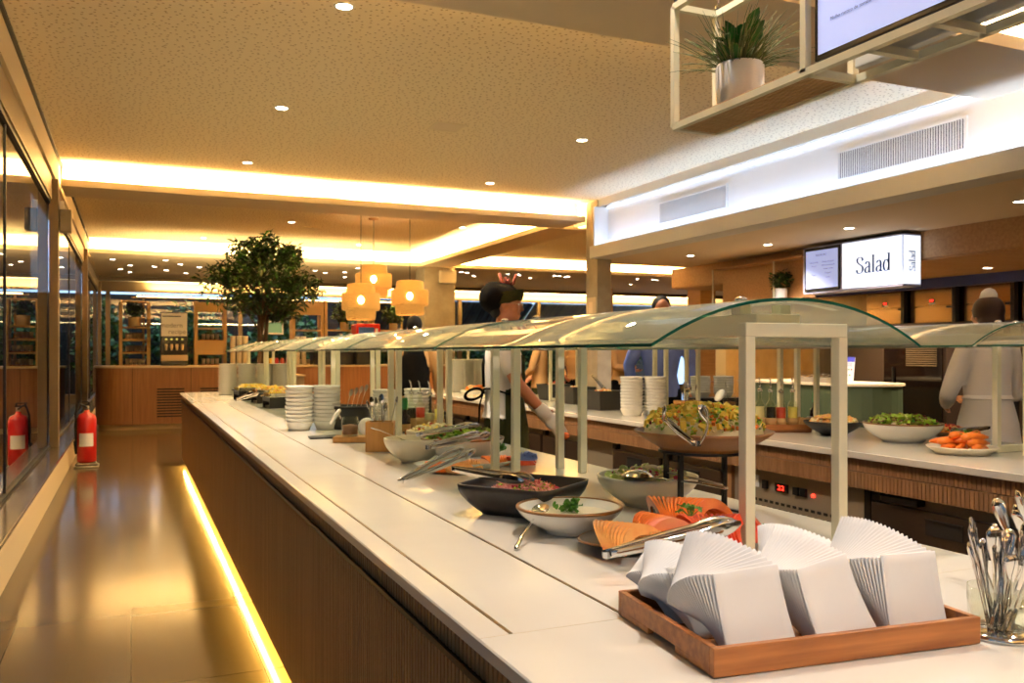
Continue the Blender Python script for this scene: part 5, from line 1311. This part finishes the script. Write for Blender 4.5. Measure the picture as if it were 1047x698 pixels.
# ---- lit sign box and its shelf ----
Ysa, Ysb = 8.1, 9.9; Zs0, Zs1 = 2.27, 2.93
SIGNK = .9
sb = thing('sign_box', 'lit white sign box reading Salad with a menu screen, hanging under the dropped ceiling', 'sign', (9.0 * .9, Ysa * .9, 2.48)); sb.scale = (.9, .9, .9)
Lb = Ysb - Ysa
obj('box_frame', MB().bb(.012, .33, .012, Lb, -.34, .33), mat('sign_frame', (168, 172, 200), .4, .3), sb)
obj('front_panel', MB().bb(0, .011, .02, 1.03, -.31, .31), M['signface'], sb); obj('end_panel', MB().bb(.02, .31, 0, .011, -.31, .31), M['signface'], sb)
sc2 = obj('menu_screen', MB().bb(0, .011, 1.08, Lb - .04, -.31, .31), M['black'], sb); obj('display', MB().bb(-.002, -.0005, 1.11, Lb - .07, -.27, .27), M['screen'], sc2)
def spline(pts, k=6):
    P_ = [Vector((x, y, 0)) for x, y in pts]; out = []
    for i in range(len(P_) - 1):
        p0, p1, p2, p3 = P_[max(i - 1, 0)], P_[i], P_[i + 1], P_[min(i + 2, len(P_) - 1)]
        for j in range(k):
            t = j / k; out.append(.5 * (2 * p1 + (p2 - p0) * t + (2 * p0 - 5 * p1 + 4 * p2 - p3) * t * t + (3 * p1 - p0 - 3 * p2 + p3) * t ** 3))
    return out + [P_[-1]]
def pen(mb, pts, ox, T, sc, curve=True, thick=.19, thin=.06):
    """broad-pen stroke: thick when upright, thin when level, like a book face"""
    p = spline(pts) if curve else [Vector((x, y, 0)) for x, y in pts]; vs = []; fs = []
    for i, q in enumerate(p):
        d = (p[min(i + 1, len(p) - 1)] - p[max(i - 1, 0)]).normalized(); w = thin + (thick - thin) * abs(d.y) ** 1.5
        nn = Vector((-d.y, d.x, 0)) * w / 2
        for e in (nn, -nn): vs.append(((q.x + e.x + ox) * sc, (q.y + e.y - .7) * sc, 0))
    for i in range(len(p) - 1): fs.append((2 * i, 2 * i + 1, 2 * i + 3, 2 * i + 2))
    mb.add(vs, fs, 0, False, T)
def serif_word(T, sc):
    mb = MB(); x = -1.62
    pen(mb, [(.64, 1.12), (.60, 1.36), (.38, 1.45), (.14, 1.35), (.09, 1.12), (.2, .92), (.42, .76), (.62, .58), (.67, .34), (.55, .1), (.32, 0), (.1, .09), (.04, .34)], x, T, sc); x += .86
    def let_a(x):
        pen(mb, [(.08, .78), (.2, .95), (.36, .97), (.46, .84), (.48, .62), (.48, .3), (.48, .12), (.55, .02), (.64, .06)], x, T, sc)
        pen(mb, [(.48, .58), (.25, .5), (.08, .36), (.06, .16), (.18, .01), (.34, .05), (.48, .2)], x, T, sc)
    let_a(x); x += .72
    def stem(x, foot):
        pen(mb, [(.15, 1.55), (.15, 0)], x, T, sc, False); pen(mb, [(-.02, 1.52), (.2, 1.53)], x, T, sc, False, thin=.06); pen(mb, [(.0 if foot else .12, .025), (.32, .025)], x, T, sc, False, thin=.05)
    stem(x, True); x += .42
    let_a(x); x += .72
    pen(mb, [(.30 + .26 * math.cos(w), .48 + .48 * math.sin(w)) for w in [2 * PI * k / 12 for k in range(13)]], x, T, sc); stem(x + .40, False)
    return mb
Tl = Matrix(((0, 0, -1, -.002), (-1, 0, 0, .50), (0, 1, 0, -.02), (0, 0, 0, 1)))
obj('sign_lettering', serif_word(Tl @ Matrix.Diagonal((1.12, 1, 1, 1)), .15), M['navy'], sb)
Te = Matrix.Translation((.165, -.002, -.02)) @ Matrix.Rotation(PI / 2, 4, 'X') @ Matrix.Rotation(PI / 2, 4, 'Z')
obj('end_lettering', serif_word(Te, .075), M['navy'], sb)
mt = MB()
Ts = Matrix(((0, 0, -1, -.003), (-1, 0, 0, 1.43), (0, 1, 0, 0), (0, 0, 0, 1)))
text_mb('SALADAS', .05, mt, 0, Ts @ Matrix.Translation((0, .2, 0)), 'CENTER', .0004)
for s, x, y in (('Folhas verdes', -.14, .1), ('Tomate', -.14, .05), ('Pepino', -.14, -.08), ('Molho de iogurte', .14, .1), ('Molho de mostarda', .14, .05), ('Azeite e ervas', .14, 0), ('Vinagrete', .14, -.06), ('Limao', .14, -.12)):
    text_mb(s, .032, mt, 0, Ts @ Matrix.Translation((x, y, 0)), 'CENTER', .0004)
obj('menu_text', mt, M['greyink'], sc2)
wsx = thing('wall_shelf', 'oak wall shelf with open compartments left of the lit sign', 'shelf', (8.37, 9.0, 2.03)); wsx.scale = (.9, .9, .9)
obj('back_board', MB().bb(.03, .045, 0, 2.2, 0, .82), M['beamwood'], wsx); obj('shelf_board', MB().bb(-.22, .029, 0, 2.2, .10, .13), M['beamwood'], wsx); obj('shelf_board', MB().bb(-.22, .029, 0, 2.2, .72, .75), M['beamwood'], wsx)
obj('upright', MB().bb(-.22, -.20, .62, .64, .1305, .7195), M['cream'], wsx); obj('upright', MB().bb(-.22, -.20, 2.15, 2.17, .1305, .7195), M['cream'], wsx)
pq_ = PX(799, 299, 8.28)
potted('dark bushy plant in a white pot on the oak wall shelf', (8.275, pq_[1], 2.1485), .085, .15, .13, 96, 'whitecool')
# ---- ovens along the kitchen wall ----
def oven(i, y0, y1):
    lab = ['stainless oven right of the lit sign with two red displays', 'wide stainless oven with a wavy reflection left of the woman', 'stainless oven behind the head of the woman in white', 'stainless oven at the right edge of the kitchen wall'][i]
    t = thing('wall_oven', lab, 'oven', (10.9, (y0 + y1) / 2, 1.843)); w = (y1 - y0) / 2 - .01
    obj('cabinet', MB().bb(.02, .7, -w, w, 0, .57), M['ovengold'], t, bevel=.006)
    obj('upper_door', MB().bb(0, .019, -w + .01, w - .01, .26, .56), M['ovengold'], t, bevel=.006)
    obj('lower_door', MB().bb(0, .019, -w + .01, w - .01, .01, .245), M['ovengold'], t, bevel=.006)
    obj('display', MB().bb(-.006, -.0005, -.05, .05, .32, .36), M['black'], t); obj('display_digits', MB().bb(-.008, -.0065, -.025, .03, .33, .35), M['redled'], t)
    obj('latch', MB().bb(-.02, -.0005, -w + .05, -w + .13, .22, .25), M['black'], t); obj('notice', MB().bb(-.003, -.0005, -.05, .05, .285, .305), M['whitecool'], t)
for i, (a, b) in enumerate(((9.75, 10.55), (8.88, 9.68), (7.95, 8.75), (7.05, 7.87))): oven(i, a, b)
for y, w in ((9.715, 'left of the wavy oven'), (8.815, 'beside the woman in white'), (7.91, 'at the right edge')):
    tag(obj('kitchen_post', MB().bb(10.78, 10.86, y - .03, y + .03, 0, 2.415), M['black'], bevel=.004), 'slim black upright post between the ovens ' + w, 'post')
# dark display fridge and green round counter with the paper sign
fg = thing('display_fridge', 'dark upright display fridge with a grated door behind the green counter', 'fridge', (10.2, 9.0, 0))
obj('fridge_body', MB().bb(0, .38, -.55, .55, 0.001, 1.62), M['darkdoor'], fg, bevel=.01); obj('glass_door', MB().bb(-.03, -.001, -.5, .5, .1, 1.55), M['darkglass'], fg, bevel=.004)
mb = MB()
for k in range(9): mb.bb(-.034, -.031, -.42, .1, 1.22 + k * .03, 1.235 + k * .03)
obj('grate', mb, M['bronze'], fg); obj('handle', MB().bb(-.06, -.031, .3, .33, .6, 1.2), M['black'], fg)
rc = thing('round_counter', 'dark green counter with rounded pale top behind the second buffet', 'counter', (8.6, 8.55, 0))
foot = [(-.35, 1.8), (-.35, 0)] + [(.15 + .5 * math.cos(a), 0 + .5 * math.sin(a)) for a in [PI + PI * k / 12 for k in range(13)]] + [(.65, 1.8)]
obj('counter_body', MB().prism(foot, 0.001, .98), M['green'], rc); obj('counter_top', MB().prism([(x * 1.06, y * 1.04) for x, y in foot], .981, 1.01), M['curb'], rc)
ct = thing('cutlery_tray', 'steel tray heaped with cutlery on the green counter', 'tray', (8.45, 9.0, 1.011))
obj('tray_body', MB().bb(-.14, .14, -.3, .3, 0, .01).bb(-.14, -.13, -.3, .3, .01, .07).bb(.13, .14, -.3, .3, .01, .07).bb(-.13, .13, -.3, -.29, .01, .07).bb(-.13, .13, .29, .3, .01, .07), M['steel'], ct)
R = random.Random(97)
mbk = MB().tube([(-.1, 0, 0), (-.04, 0, .004), (.05, 0, .002), (.1, 0, .006)], [.010, .005, .007, .012], 8, flat=.4); k0 = None
for i in range(26):
    if k0 is None: k0 = o = obj('table_fork', mbk, M['chrome'])
    else: o = k0.copy(); COL.objects.link(o)
    tag(o, 'steel cutlery piece heaped in the tray on the green counter', 'cutlery', 'cutlery in the tray on the green counter')
    o.location = (8.45 + R.uniform(-.04, .04), 9.0 + R.uniform(-.2, .2), 1.03 + .012 * (i % 7)); o.rotation_euler = (R.uniform(-.2, .2), R.uniform(-.35, .35), R.uniform(-.6, .6) + PI / 2 * (i % 2))
pp_ = (8.4, 8.45, 1.011)
psn = thing('paper_sign', 'standing white paper sign with a blue heading on the green counter', 'sign', pp_, .1)
Tp = Matrix.Translation((0, 0, .17)) @ Matrix.Rotation(.12, 4, 'Y')
obj('card', MB().box((0, 0, 0), (.004, .24, .34), 0, 0, Tp), M['paper'], psn); obj('heading', MB().box((-.003, 0, .14), (.001, .24, .06), 0, 0, Tp), mat('blue_print', (74, 76, 190), .6), psn)
mb = MB()
for k in range(5): mb.box((-.003, -.08 + .04 * k, .01), (.001, .02, .02), k % 3, 0, Tp)
for k in range(4): mb.box((-.003, -.06 + .04 * k, -.06), (.001, .02, .02), (k + 1) % 3, 0, Tp)
for k in range(4): mb.box((-.003, 0, .09 - .012 * k), (.001, .17, .004), 3, 0, Tp)
obj('printed_symbols', mb, [F['redf'], F['herb'], M['navy'], M['greyink']], psn)
obj('easel_foot', MB().bb(.0, .1, -.04, .04, .0, .012), M['clear'], psn)
nt_ = thing('notice_sign', 'pale notice fixed to the concrete column', 'notice', (6.437, 11.62, 2.05))
obj('board', MB().bb(-.012, 0, -.14, .14, -.2, .2), M['curb'], nt_); obj('printed_mark', MB().bb(-.0135, -.0125, -.05, .07, -.13, .13), M['sofbrown'], nt_)
rn = thing('notice_sign', 'red notice on a wooden post behind the cook', 'notice', (12.0, 20.9, 0))
obj('post', MB().bb(-.25, .25, 0, .1, 0.001, 3.2), M['beamwood'], rn); obj('red_sign', MB().bb(-.16, .16, -.012, -.001, 2.0, 2.5), M['red'], rn); obj('camera_dome', MB().ell((0, -.1, 2.95), (.12, .12, .12)), M['whitecool'], rn)
# red chairs near the standing guests
def red_chair(c, rz, label):
    t = thing('dining_chair', label, 'chair', c, rz, 'red dining chairs')
    obj('seat', MB().bb(-.22, .22, -.22, .22, .43, .49), M['redseat'], t, bevel=.02); obj('backrest', MB().bb(-.22, .22, .19, .24, .52, .92), M['redseat'], t, bevel=.02)
    for x in (-.19, .19):
        for y in (-.19, .19): obj('leg', MB().bb(x - .015, x + .015, y - .015, y + .015, .001, .43), M['black'], t)
        obj('back_post', MB().bb(x - .012, x + .012, .2, .225, .49, .55), M['black'], t)
    return t
for px, Y, rz, lab in ((548, 13.0, .3, 'red dining chair left of the guest in the tan top'), (575, 13.4, -.2, 'red dining chair between the two standing guests'), (640, 13.8, .1, 'red dining chair behind the grey column')):
    x = ray(px, 361); red_chair((x[0] / x[1] * Y, Y, 0), PI + rz, lab)
for i, (px, Y) in enumerate(((745, 16.4), (775, 17.4))):
    x = ray(px, 361); x = x[0] / x[1] * Y
    t = thing('dining_table', ['round dining table behind the blue-shirted man', 'round dining table at the tan wall end'][i], 'table', (x, Y, 0))
    obj('tabletop', MB().lathe([(0, .72), (.42, .72), (.43, .735), (.42, .75), (0, .75)], 32), M['wood'], t); obj('pedestal', MB().lathe([(0, .001), (.25, .001), (.25, .02), (.04, .04), (.035, .719), (0, .719)], 20), M['black'], t)
    red_chair((x - .2, Y - .85, 0), .3 * i, ['red dining chair at the table behind the blue-shirted man', 'red dining chair at the table by the tan wall'][i])
# ================= PEOPLE =================
def loft(mb, secs, n=20, m=0, T=None):
    """secs: (x, y, z, rx, ry) rings stacked upwards"""
    vs = []; fs = []
    for x, y, z, rx, ry in secs:
        for k in range(n):
            a = 2 * PI * k / n; vs.append((x + rx * math.cos(a), y + ry * math.sin(a), z))
    for i in range(len(secs) - 1):
        for k in range(n): fs.append((i * n + k, i * n + (k + 1) % n, i * n + n + (k + 1) % n, i * n + n + k))
    fs.append(tuple(reversed(range(n)))); fs.append(tuple((len(secs) - 1) * n + k for k in range(n)))
    return mb.add(vs, fs, m, True, T)
def limb(mb, pts, rs):
    """tapered limb with rounded joints"""
    P_ = [Vector(p) for p in pts]; out = []; rr = []
    for i in range(len(P_) - 1):
        for k in range(6):
            q = k / 6; out.append(P_[i].lerp(P_[i + 1], q)); rr.append(rs[i] + (rs[i + 1] - rs[i]) * q + .10 * rs[i] * math.sin(PI * q) * (1 if i == 0 else .8))
    out.append(P_[-1]); rr.append(rs[-1])
    mb.tube(out, rr, 14)
    for p, r in zip(P_, rs): mb.ell(p, (r * 1.0,) * 3, n=8)
def fused(name, mb, m, parent, voxel=.009, smooth=4):
    """one continuous skin over the laid-out volumes"""
    o = obj(name, mb, m, parent)
    md = o.modifiers.new('skin', 'REMESH'); md.mode = 'VOXEL'; md.voxel_size = voxel; md.use_smooth_shade = True
    sm = o.modifiers.new('smooth', 'SMOOTH'); sm.iterations = smooth; sm.factor = .5
    dg = bpy.context.evaluated_depsgraph_get(); dg.update()
    me = bpy.data.meshes.new_from_object(o.evaluated_get(dg)); o.modifiers.clear(); old = o.data; o.data = me
    if not me.materials: me.materials.append(m)
    bpy.data.meshes.remove(old)
    me.polygons.foreach_set('use_smooth', [True] * len(me.polygons))
    return o
def hand(mb, wrist, d, side, curl=.5, s=1.0, pn=None):
    """palm, four unequal bent fingers and a thumb off the side of the palm"""
    w = Vector(wrist); d = Vector(d).normalized()
    a = Vector(pn) if pn else Vector((1, 0, 0)); a = (a - d * a.dot(d)).normalized()     # across the palm, thumb side
    nrm = d.cross(a).normalized() * side
    rot = Matrix((a, nrm, d)).transposed().to_4x4()
    mb.ell((0, 0, 0), (.040 * s, .018 * s, .052 * s), n=8, T=Matrix.Translation(w + d * .05 * s) @ rot)
    for k, L in enumerate((.070, .080, .075, .058)):
        b = w + d * .088 * s + a * (.028 - .0187 * k) * s; pts = [b]; dd = d.copy()
        for j in range(3):
            dd = (dd + nrm * curl * .55).normalized(); pts.append(pts[-1] + dd * L * s * (.45, .32, .23)[j])
        mb.tube(pts, [.0098 * s, .0095 * s, .0088 * s, .0070 * s], 8); mb.ell(pts[-1], (.0072 * s,) * 3, n=5)
    b = w + d * .03 * s + a * .030 * s
    t1 = b + (a * .7 + d * .7).normalized() * .036 * s; t2 = t1 + (d * .9 + a * .1 + nrm * .4).normalized() * .032 * s
    mb.tube([b, t1, t2], [.0125 * s, .0105 * s, .0085 * s], 8); mb.ell(t2, (.0088 * s,) * 3, n=5)
def person(label, loc, rz, s, skin, shirt, trousers, arms, sleeve='long', hair='hairblack', hairshape='short', tilt=0, headyaw=0, female=False, shoes=True, hemz=.88, gloves=None, bald=False, group=None):
    t = thing('person', label, 'person', loc, rz, group); t.scale = (s, s, s)
    sw = .165 if female else .185
    mb = MB()
    for sd in (-1, 1):
        limb(mb, [(0, .09 * sd, .90), (.02, .10 * sd, .50), (-.01, .105 * sd, .09)], [.085, .056, .042])
        mb.ell((.06, .11 * sd, .045), (.12, .045, .04), n=8)
        sh, el, wr = (0, sw * sd, 1.44), arms[0 if sd > 0 else 1][0], arms[0 if sd > 0 else 1][1]
        limb(mb, [sh, el, wr], [.052, .040, .028])
        d = Vector(wr) - Vector(el)
        hand(mb, wr, d, sd, .5, 1.0, (1, -.3 * sd, .2))
    hipw = .175 if female else .16
    loft(mb, [(0, 0, .84, .10, hipw), (0, 0, .94, .115, hipw), (0, 0, 1.08, .095, hipw - .03), (.01, 0, 1.24, .11, sw - .025), (.005, 0, 1.36, .105, sw - .015), (-.005, 0, 1.45, .075, sw - .04), (0, 0, 1.50, .055, .07), (.005, 0, 1.55, .05, .05), (.01, 0, 1.62, .05, .05)])
    # head
    H = Matrix.Translation((.01, 0, 1.575)) @ Matrix.Rotation(headyaw, 4, 'Z') @ Matrix.Rotation(tilt, 4, 'Y')
    e = lambda c, r: mb.ell(c, r, n=10, T=H)
    e((.005, 0, .125), (.098, .076, .108)); e((.035, 0, .055), (.062, .056, .062)); e((.072, 0, .018), (.022, .026, .02))
    e((.098, 0, .098), (.014, .012, .032)); e((.112, 0, .082), (.015, .014, .012)); e((.09, 0, .048), (.013, .026, .008)); e((.088, 0, .037), (.013, .022, .008))
    e((.082, 0, .135), (.018, .055, .012)); 
    for sd in (-1, 1): e((-.005, .078 * sd, .095), (.022, .010, .032)); e((.062, .040 * sd, .085), (.03, .026, .026))
    body = fused('body', mb, M[skin], t)
    for sd in (-1, 1):
        ey = obj('eye', MB().ell((.082, .032 * sd, .116), (.012, .014, .009), n=8, T=H), M['whitecool'], t); obj('iris', MB().ell((.0925, .031 * sd, .116), (.003, .006, .006), n=6, T=H), M['hairblack'], ey)
        obj('eyebrow', MB().tube([H @ Vector((.096, .015 * sd, .138)), H @ Vector((.096, .034 * sd, .144)), H @ Vector((.082, .054 * sd, .138))], .004, 6), M[hair], t)
    obj('lips', MB().ell((.0975, 0, .043), (.006, .021, .007), n=8, T=H), mat('lips', (158, 84, 72), .5), t)
    if hairshape == 'short':
        hb = MB(); hb.ell((-.024, 0, .146), (.104, .087, .104), T=H)
        if bald: hb = MB(); hb.ell((-.03, 0, .125), (.082, .080, .094), T=H)
        obj('hair', hb, M[hair], t)
    elif hairshape == 'long':
        hb = MB(); hb.ell((-.018, 0, .135), (.108, .098, .106), T=H); hb.ell((-.05, 0, .05), (.07, .088, .10), T=H)
        fused('hair', hb, M[hair], t, .012)
    # clothes
    g = .014
    cb = MB()
    loft(cb, [(0, 0, hemz, .125 + g, hipw + g + .008), (0, 0, .95, .118 + g, hipw + g), (0, 0, 1.08, .10 + g, hipw - .026 + g), (.01, 0, 1.24, .112 + g, sw - .02 + g), (.005, 0, 1.36, .107 + g, sw - .01 + g), (-.005, 0, 1.455, .078 + g, sw - .035 + g), (0, 0, 1.505, .06 + g * .6, .078)])
    for sd in (-1, 1):
        sh, el, wr = Vector((0, sw * sd, 1.44)), Vector(arms[0 if sd > 0 else 1][0]), Vector(arms[0 if sd > 0 else 1][1])
        if sleeve == 'short': limb(cb, [sh, sh.lerp(el, .62)], [.066, .062])
        else: limb(cb, [sh, el, el.lerp(wr, .9)], [.066, .054, .040])
    fused('shirt', cb, M[shirt], t, .011, 3)
    tb = MB()
    for sd in (-1, 1): limb(tb, [(0, .09 * sd, .91), (.02, .10 * sd, .50), (-.01, .105 * sd, .10)], [.098, .072, .062])
    loft(tb, [(0, 0, .82, .11, hipw), (0, 0, .92, .124, hipw + .008), (0, 0, 1.0, .112, hipw - .006)])
    fused('trousers', tb, M[trousers], t, .012, 3)
    sb_ = MB()
    for sd in (-1, 1): sb_.ell((.06, .11 * sd, .046), (.135, .052, .045), n=10)
    for sd in (-1, 1):
        one = MB().ell((.06, .11 * sd, .0465), (.135, .052, .046), n=10); obj('shoe', one, M['black'], t)
    return t, H
def ontop(px, X=None, Y=None):
    u = ray(px, 361)
    if X is not None: return (X, u[1] / u[0] * X, 0)
    return (u[0] / u[1] * Y, Y, 0)
fR = math.atan2(-SY, CY)          # facing along picture right
fA = math.atan2(CY, SY)           # facing away from the camera
fC = fA + PI                      # facing the camera
# ---- the cook between the counters ----
c = ontop(514, X=2.23)
ck, H = person('cook in white shirt, black cap and glasses standing between the two counters', c, fR, 1.02, 'skin', 'shirtwhite', 'olive', [((.06, .24, 1.17), (.24, .2, 1.0)), ((.09, -.235, 1.19), (.27, -.20, .99))], sleeve='short', hairshape='none', tilt=.06, hemz=.97)
hb = MB(); hb.ell((-.02, 0, .158), (.112, .092, .088), T=H); hb.ell((-.075, 0, .15), (.098, .10, .105), T=H)
fused('cap', hb, M['blackcloth'], ck, .01)
hb = MB()
n = 20
vs = []; fs = []
for k in range(n):
    a = 2 * PI * k / n
    for z, r in ((.085 + .062 * (math.cos(a) + 1) / 2, 1.09), (.13 + .055 * (math.cos(a) + 1) / 2, 1.16), (.165 + .05 * (math.cos(a) + 1) / 2, 1.10)):
        vs.append((.0 + .1 * r * math.cos(a), .081 * r * math.sin(a), z))
for k in range(n):
    for j in range(2): fs.append((3 * k + j, (3 * k + 3) % (3 * n) + j, (3 * k + 3) % (3 * n) + j + 1, 3 * k + j + 1))
obj('head_band', hb.add(vs, fs, 0, True, H), M['olive'], ck)
kn = MB()
for k, (dx, dy, L) in enumerate(((-.055, .01, .075), (-.015, -.01, .05), (.01, 0, .045), (.055, 0, .075))): kn.tube([H @ Vector((.005 + dx * .4, dy, .235)), H @ Vector((.005 + dx * .7, dy, .255)), H @ Vector((.005 + dx, dy * 2, .235 + L))], [.013, .012, .009], 8)
obj('scarf_knot', kn, mat('brick_red_cloth', (150, 70, 50), .7), ck)
gl = MB()
for sd in (-1, 1):
    ring = [H @ Vector((.112, .036 * sd + .024 * math.cos(a), .112 + .019 * math.sin(a))) for a in [2 * PI * k / 16 for k in range(17)]]
    gl.tube(ring, .0022, 5); gl.tube([H @ Vector((.112, .060 * sd, .116)), H @ Vector((.0, .082 * sd, .118))], .0022, 5)
gl.tube([H @ Vector((.112, -.012, .116)), H @ Vector((.112, .012, .116))], .0022, 5)
obj('glasses', gl, M['chrome'], ck)
obj('back_hair', MB().ell((-.055, 0, .07), (.045, .068, .05), T=H), M['hairblack'], ck)
# gloves
for sd, (el, wr) in ((1, ((.06, .24, 1.17), (.24, .2, 1.0))), (-1, ((.09, -.235, 1.19), (.27, -.20, .99)))):
    gb = MB(); d = (Vector(wr) - Vector(el)).normalized()
    limb(gb, [Vector(wr) - d * .05, Vector(wr)], [.043, .038])
    hand(gb, wr, d, sd, .55, 1.22, (1, -.3 * sd, .2)); go = fused('glove', gb, mat('white_glove', (232, 222, 204), .8), ck, .009, 2)
    pb = MB(); tp = Vector(wr) + d * .155 + Vector((.0, 0, -.005)); pb.ell(tp + Vector((.02, 0, -.012)), (.026, .030, .022), n=8)
    obj('glove_grip', pb, mat('orange_grip', (214, 108, 52), .7), go)
# apron: bib front, waist tie with bow, neck straps
ab = MB(); vs = []; fs = []; n = 14
for i, (z, rx, ry) in enumerate(((.48, .20, .22), (.72, .175, .205), (.92, .158, .195), (1.08, .132, .165), (1.22, .142, .15), (1.36, .138, .11))):
    for k in range(n + 1):
        a = -1.45 + 2.9 * k / n; vs.append((rx * math.cos(a) + .004, ry * math.sin(a), z))
for i in range(5):
    for k in range(n): q = i * (n + 1) + k; fs.append((q, q + 1, q + n + 2, q + n + 1))
ab.add(vs, fs, 0, True); ab.add([(x * .985 - .002, y * .985, z) for x, y, z in vs], [tuple(reversed(f)) for f in fs], 0, True)
obj('apron', ab, M['olive'], ck)
tie = MB().tube([(.128 * math.cos(a), .158 * math.sin(a), 1.13 + .02 * math.sin(a * 2)) for a in [2 * PI * k / 28 for k in range(29)]], .012, 6, flat=.5)
for sg_ in (-1, 1): tie.tube([(-.128 - .055 * (1 - math.cos(w)), -.06 + .05 * sg_ * math.sin(w / 2) , 1.125 + .034 * math.sin(w) - .012 * (1 - math.cos(w))) for w in [2 * PI * k / 16 for k in range(17)]], .008, 6)
tie.tube([(-.125, -.05, 1.12), (-.15, -.07, 1.03), (-.15, -.08, .92)], .010, 6, flat=.5); tie.tube([(-.125, -.03, 1.12), (-.145, -.02, 1.05), (-.15, .0, .95)], .010, 6, flat=.5)
tie.tube([(.10, -.09, 1.36), (.04, -.125, 1.46), (-.03, -.09, 1.50), (-.09, -.03, 1.44), (-.122, .05, 1.30), (-.12, .11, 1.16)], .010, 6, flat=.6)
tie.tube([(.10, .09, 1.36), (.04, .125, 1.46), (-.03, .09, 1.50), (-.09, .03, 1.44), (-.125, -.05, 1.30), (-.118, -.11, 1.16)], .010, 6, flat=.6)
obj('apron_strings', tie, M['blackcloth'], ck)
# ---- man in the blue shirt behind the second counter ----
c = ontop(676, X=4.95)
person('man in a blue shirt standing behind the white bowl stacks of the second counter', c, fC - .1, 1.09, 'skin', 'shirtblue', 'blackcloth', [((.0, .30, 1.17), (.06, .27, .93)), ((.0, -.30, 1.17), (.06, -.27, .93))], hair='hairblack', tilt=.16, headyaw=.1)
# ---- woman in white seen from behind ----
c = ontop(1010, X=5.25)
wm, H = person('woman in white coat and paper cap, seen from behind past the carrots', c, fA + .15, .985, 'skinfair', 'shirtwhite', 'shirtwhite', [((.05, .26, 1.14), (.24, .14, 1.06)), ((.06, -.26, 1.14), (.26, -.14, 1.10))], hair='hairred', hairshape='long', female=True, hemz=.62)
obj('paper_cap', MB().lathe([(.058, -.03), (.05, .02), (.03, .045), (0, .055)], 24, T=H @ Matrix.Translation((-.02, 0, .236)) @ Matrix.Rotation(-.25, 4, 'Y')), M['whitecool'], wm)
sk = MB(); loft(sk, [(0, 0, .45, .21, .25), (0, 0, .7, .185, .235), (0, 0, .95, .155, .205), (0, 0, 1.10, .122, .165), (0, 0, 1.14, .12, .16)], 30)
vs = [(x + .008 * math.sin(9 * math.atan2(y, x)) * (1.14 - z), y + .008 * math.cos(9 * math.atan2(y, x)) * (1.14 - z), z) for x, y, z in sk.v]; sk.v = vs
obj('coat_skirt', sk, M['shirtwhite'], wm)
obj('waist_seam', MB().tube([(.122 * math.cos(a), .162 * math.sin(a), 1.115) for a in [2 * PI * k / 28 for k in range(29)]], .010, 6, flat=.6), M['shirtwhite'], wm)
# ---- guests further away ----
c = ontop(424, Y=9.3)
person('staff member in a black vest with beige sleeves behind the sauce bottles', c, fA, 1.0, 'skin', 'tan', 'blackcloth', [((.05, .25, 1.18), (.2, .2, 1.0)), ((.05, -.25, 1.18), (.15, -.24, .96))], hairshape='short')
vest = MB(); loft(vest, [(0, 0, .93, .145, .185), (0, 0, 1.08, .13, .165), (.01, 0, 1.24, .142, .175), (.005, 0, 1.36, .135, .17), (-.005, 0, 1.46, .105, .14)]); obj('vest', vest, M['blackcloth'], bpy.data.objects[[o.name for o in bpy.data.objects if o.name.startswith('person')][-1]])
c = ontop(552, Y=12.2)
person('guest in a tan top and olive trousers standing beyond the cook', c, fA + 1.2, .98, 'skinfair', 'tan', 'olive', [((.05, .25, 1.18), (.2, .2, 1.05)), ((.05, -.26, 1.18), (.2, -.2, 1.05))], hair='hairred', female=True)
c = ontop(589, Y=12.9)
person('guest in a tan top and black trousers standing left of the grey column', c, fC, .98, 'skin', 'tan', 'blackcloth', [((.05, .25, 1.18), (.2, .2, 1.05)), ((.05, -.26, 1.18), (.2, -.2, 1.05))], hair='hairblack', hemz=1.0)
c = ontop(634, Y=12.6)
person('guest in a tan jacket with folded arms right of the grey column', c, fC + .8, 1.0, 'skin', 'tan', 'blackcloth', [((.08, .25, 1.18), (.26, .02, 1.15)), ((.08, -.25, 1.18), (.26, .02, 1.12))], hair='hairblack')
# ---------- world and view ----------
w = bpy.data.worlds.new('world'); SC.world = w; w.use_nodes = True
w.node_tree.nodes['Background'].inputs[0].default_value = lin((150, 185, 235)) + (1,)
w.node_tree.nodes['Background'].inputs[1].default_value = 2.2
SC.view_settings.view_transform = 'Standard'; SC.view_settings.look = 'None'; SC.view_settings.gamma = 1; SC.view_settings.exposure = 1.35
SC.view_settings.use_curve_mapping = False
SC.cycles.max_bounces = 8; SC.cycles.transparent_max_bounces = 24; SC.cycles.use_denoising = True
SC.cycles.sample_clamp_indirect = 6; SC.cycles.caustics_reflective = False; SC.cycles.caustics_refractive = False
bpy.context.view_layer.update()
